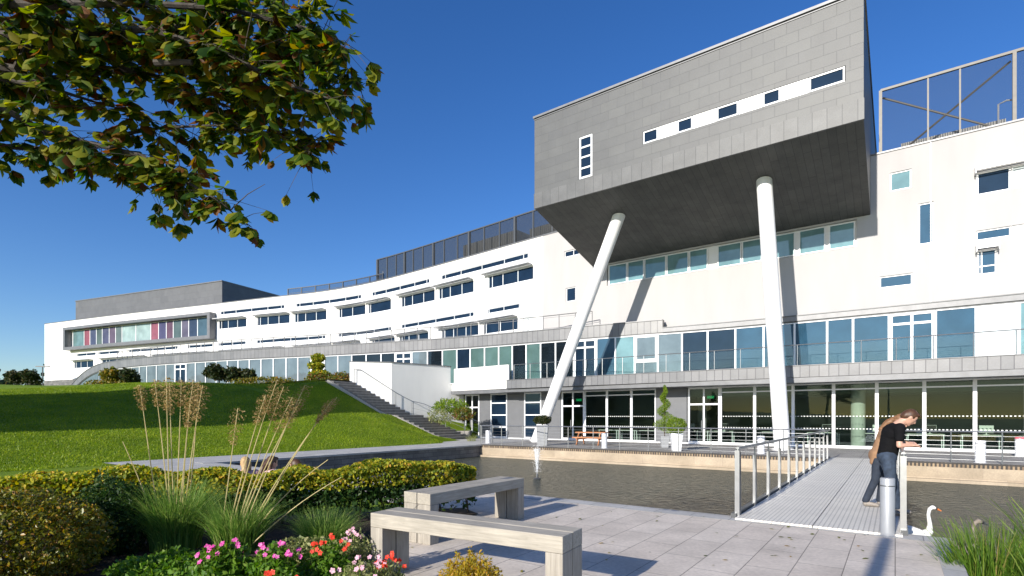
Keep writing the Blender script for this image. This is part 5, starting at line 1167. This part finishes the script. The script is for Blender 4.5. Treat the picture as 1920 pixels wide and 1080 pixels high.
# far lamp posts and tree line -----------------------------------------------
def lamp_post(px,ytop,Y,label,w_=1.2):
    x=(px-960)/1000*Y; zt=H-(ytop-782)/1000*Y; e=empty('lamp_post',(x,Y,4),0,label,'lamp post','lamp posts'); mb=MB(); mb.tube((0,0,0),(0,0,zt-4),.09,.06,8); mb.build('pole',M_dsteel,e)
    for s in (-1,1): mb=MB(); mb.box(min(0,s*w_),max(0,s*w_),-.12,.12,zt-4,zt-3.88); mb.build('lamp_head',M_dsteel,e)
lamp_post(80,688,72,'lamp post standing close to the white end wall of the building',.9)
lamp_post(26,697,95,'far lamp post on the left horizon above the left small tree',1.6); lamp_post(50,696,105,'faint far lamp post between the two small trees',1.2)
xs=rng.uniform(-420,-150,9000); X=np.stack([xs,rng.uniform(225,300,9000),rng.random(9000)**1.3*(15+5*np.sin(xs*.09)+3*np.sin(xs*.31))+3],1)
o=leafset('far_trees',X,3.0,L_far,None,.8); tag(o,kind='stuff')
# neighbouring block left of the view (it throws the shadow over the upper lawn)
nb=empty('neighbouring_building',P(-39,-7,0),0,'plain pale neighbouring block outside the left edge of the view','building')
mb=MB(); abbox(mb,-41.5,-29.4,-16,-.5,-.5,12.3); mb.build('wall',M_white,nb,keep_world=True)
mb=MB(); abbox(mb,-41.7,-29.2,-16.2,-.3,12.3,12.5); mb.build('roof',M_zincp,nb,keep_world=True)
for k in range(6):
    for z in (2.5,6,9.5):
        mb=MB(); abbox(mb,-41+k*2,-39.9+k*2,-.52,-.46,z,z+1.5); mb.build('window',M_gdark,nb,keep_world=True)
# ================================================================ OFFICE INTERIOR, SEEN THROUGH THE GLASS
def desk(loc,rz,label,group):
    e=empty('desk',loc,rz,label,'desk',group); mb=MB(); mb.box(-.75,.75,-.35,.35,.71,.74); mb.build('desktop',M_desk,e)
    for x in (-.7,.7):
        for y in (-.3,.3): mb=MB(); mb.box(x-.02,x+.02,y-.02,y+.02,0,.71); mb.build('leg',M_frame,e)
    return e
def monitor(loc,rz,label,group):
    e=empty('computer_monitor',loc,rz,label,'monitor',group); mb=MB(); mb.box(-.25,.25,-.015,.015,.10,.43); mb.build('screen',M_screen,e); mb=MB(); mb.box(-.26,.26,.015,.04,.09,.44); mb.build('casing',M_desk,e); mb=MB(); mb.box(-.1,.1,-.08,.08,0,.015); mb.box(-.02,.02,0,.03,.015,.12); mb.build('stand',M_desk,e); return e
def chair(loc,rz,label,group):
    e=empty('office_chair',loc,rz,label,'chair',group); mb=MB(); mb.box(-.24,.24,-.24,.24,.44,.50); mb.build('seat',M_navy,e,bevel=.02); mb=MB(); mb.box(-.22,.22,.20,.25,.58,1.0); mb.build('backrest',M_navy,e,bevel=.02)
    mb=MB(); mb.tube((0,0,.08),(0,0,.44),.025,n=8)
    for k in range(5): a=k*1.2566; mb.tube((0,0,.09),(math.cos(a)*.28,math.sin(a)*.28,.04),.018,n=6)
    mb.tube((0,.22,.5),(0,.23,.6),.015,n=6); mb.build('base',M_dsteel,e); return e
where=['first','second','third','fourth','fifth','sixth','seventh','eighth']
d0=m0=c0=None
for i,(a_,b_) in enumerate(((-10.6,33.6),(-8.6,33.7),(-5.6,33.6),(-3.2,33.7),(-.9,33.6),(1.2,33.7),(3.3,33.6),(5.4,33.7))):
    p=P(a_,b_,.02); rz=GROT+(0 if i%2 else math.pi); q=P(a_+.2,b_,.76); cc=P(a_-.1,b_+.75,.02); w_=where[i]
    LL=('pale office desk behind the ground floor glass, %s from the double doors'%w_,'monitor on the %s office desk from the double doors'%w_,'dark office chair behind the %s office desk from the double doors'%w_)
    GG=('office desks','office monitors','office chairs')
    if i==0: d0=desk(p,rz,LL[0],GG[0]); m0=monitor(q,rz,LL[1],GG[1]); c0=chair(cc,rz,LL[2],GG[2])
    else:
        for o_,l_,lb in ((d0,p,LL[0]),(m0,q,LL[1]),(c0,cc,LL[2])): k=copy_tree(o_); k.location=l_; k.rotation_euler=(0,0,rz+random.uniform(-.1,.1)); k['label']=lb
e0=None
for px,w_ in ((1145,'left'),(1178,'middle'),(1212,'right')):
    l_=onray(px,33.3); lb='light table in the room behind the picnic table, the %s one of three'%w_
    if e0 is None: e0=desk(l_,GROT,lb,'light tables')
    else: k=copy_tree(e0); k.location=l_; k['label']=lb

# a few fallen leaves on the paving and the deck of the bridge
n=90; a_=rng.uniform(-5,.3,n); b_=rng.uniform(1.5,8.8,n); C=np.array([P(x,y,.008)[:] for x,y in zip(a_,b_)]); an=rng.random(n)*6.28
U=np.stack([np.cos(an),np.sin(an),rng.normal(0,.1,n)],1); W=np.stack([-np.sin(an),np.cos(an),rng.normal(0,.15,n)],1); s=rng.uniform(.018,.04,n)[:,None]
o=quads_mesh('fallen_leaves',C,U*s,W*s*.5,L_brown,None,fold=.15); tag(o,kind='stuff')
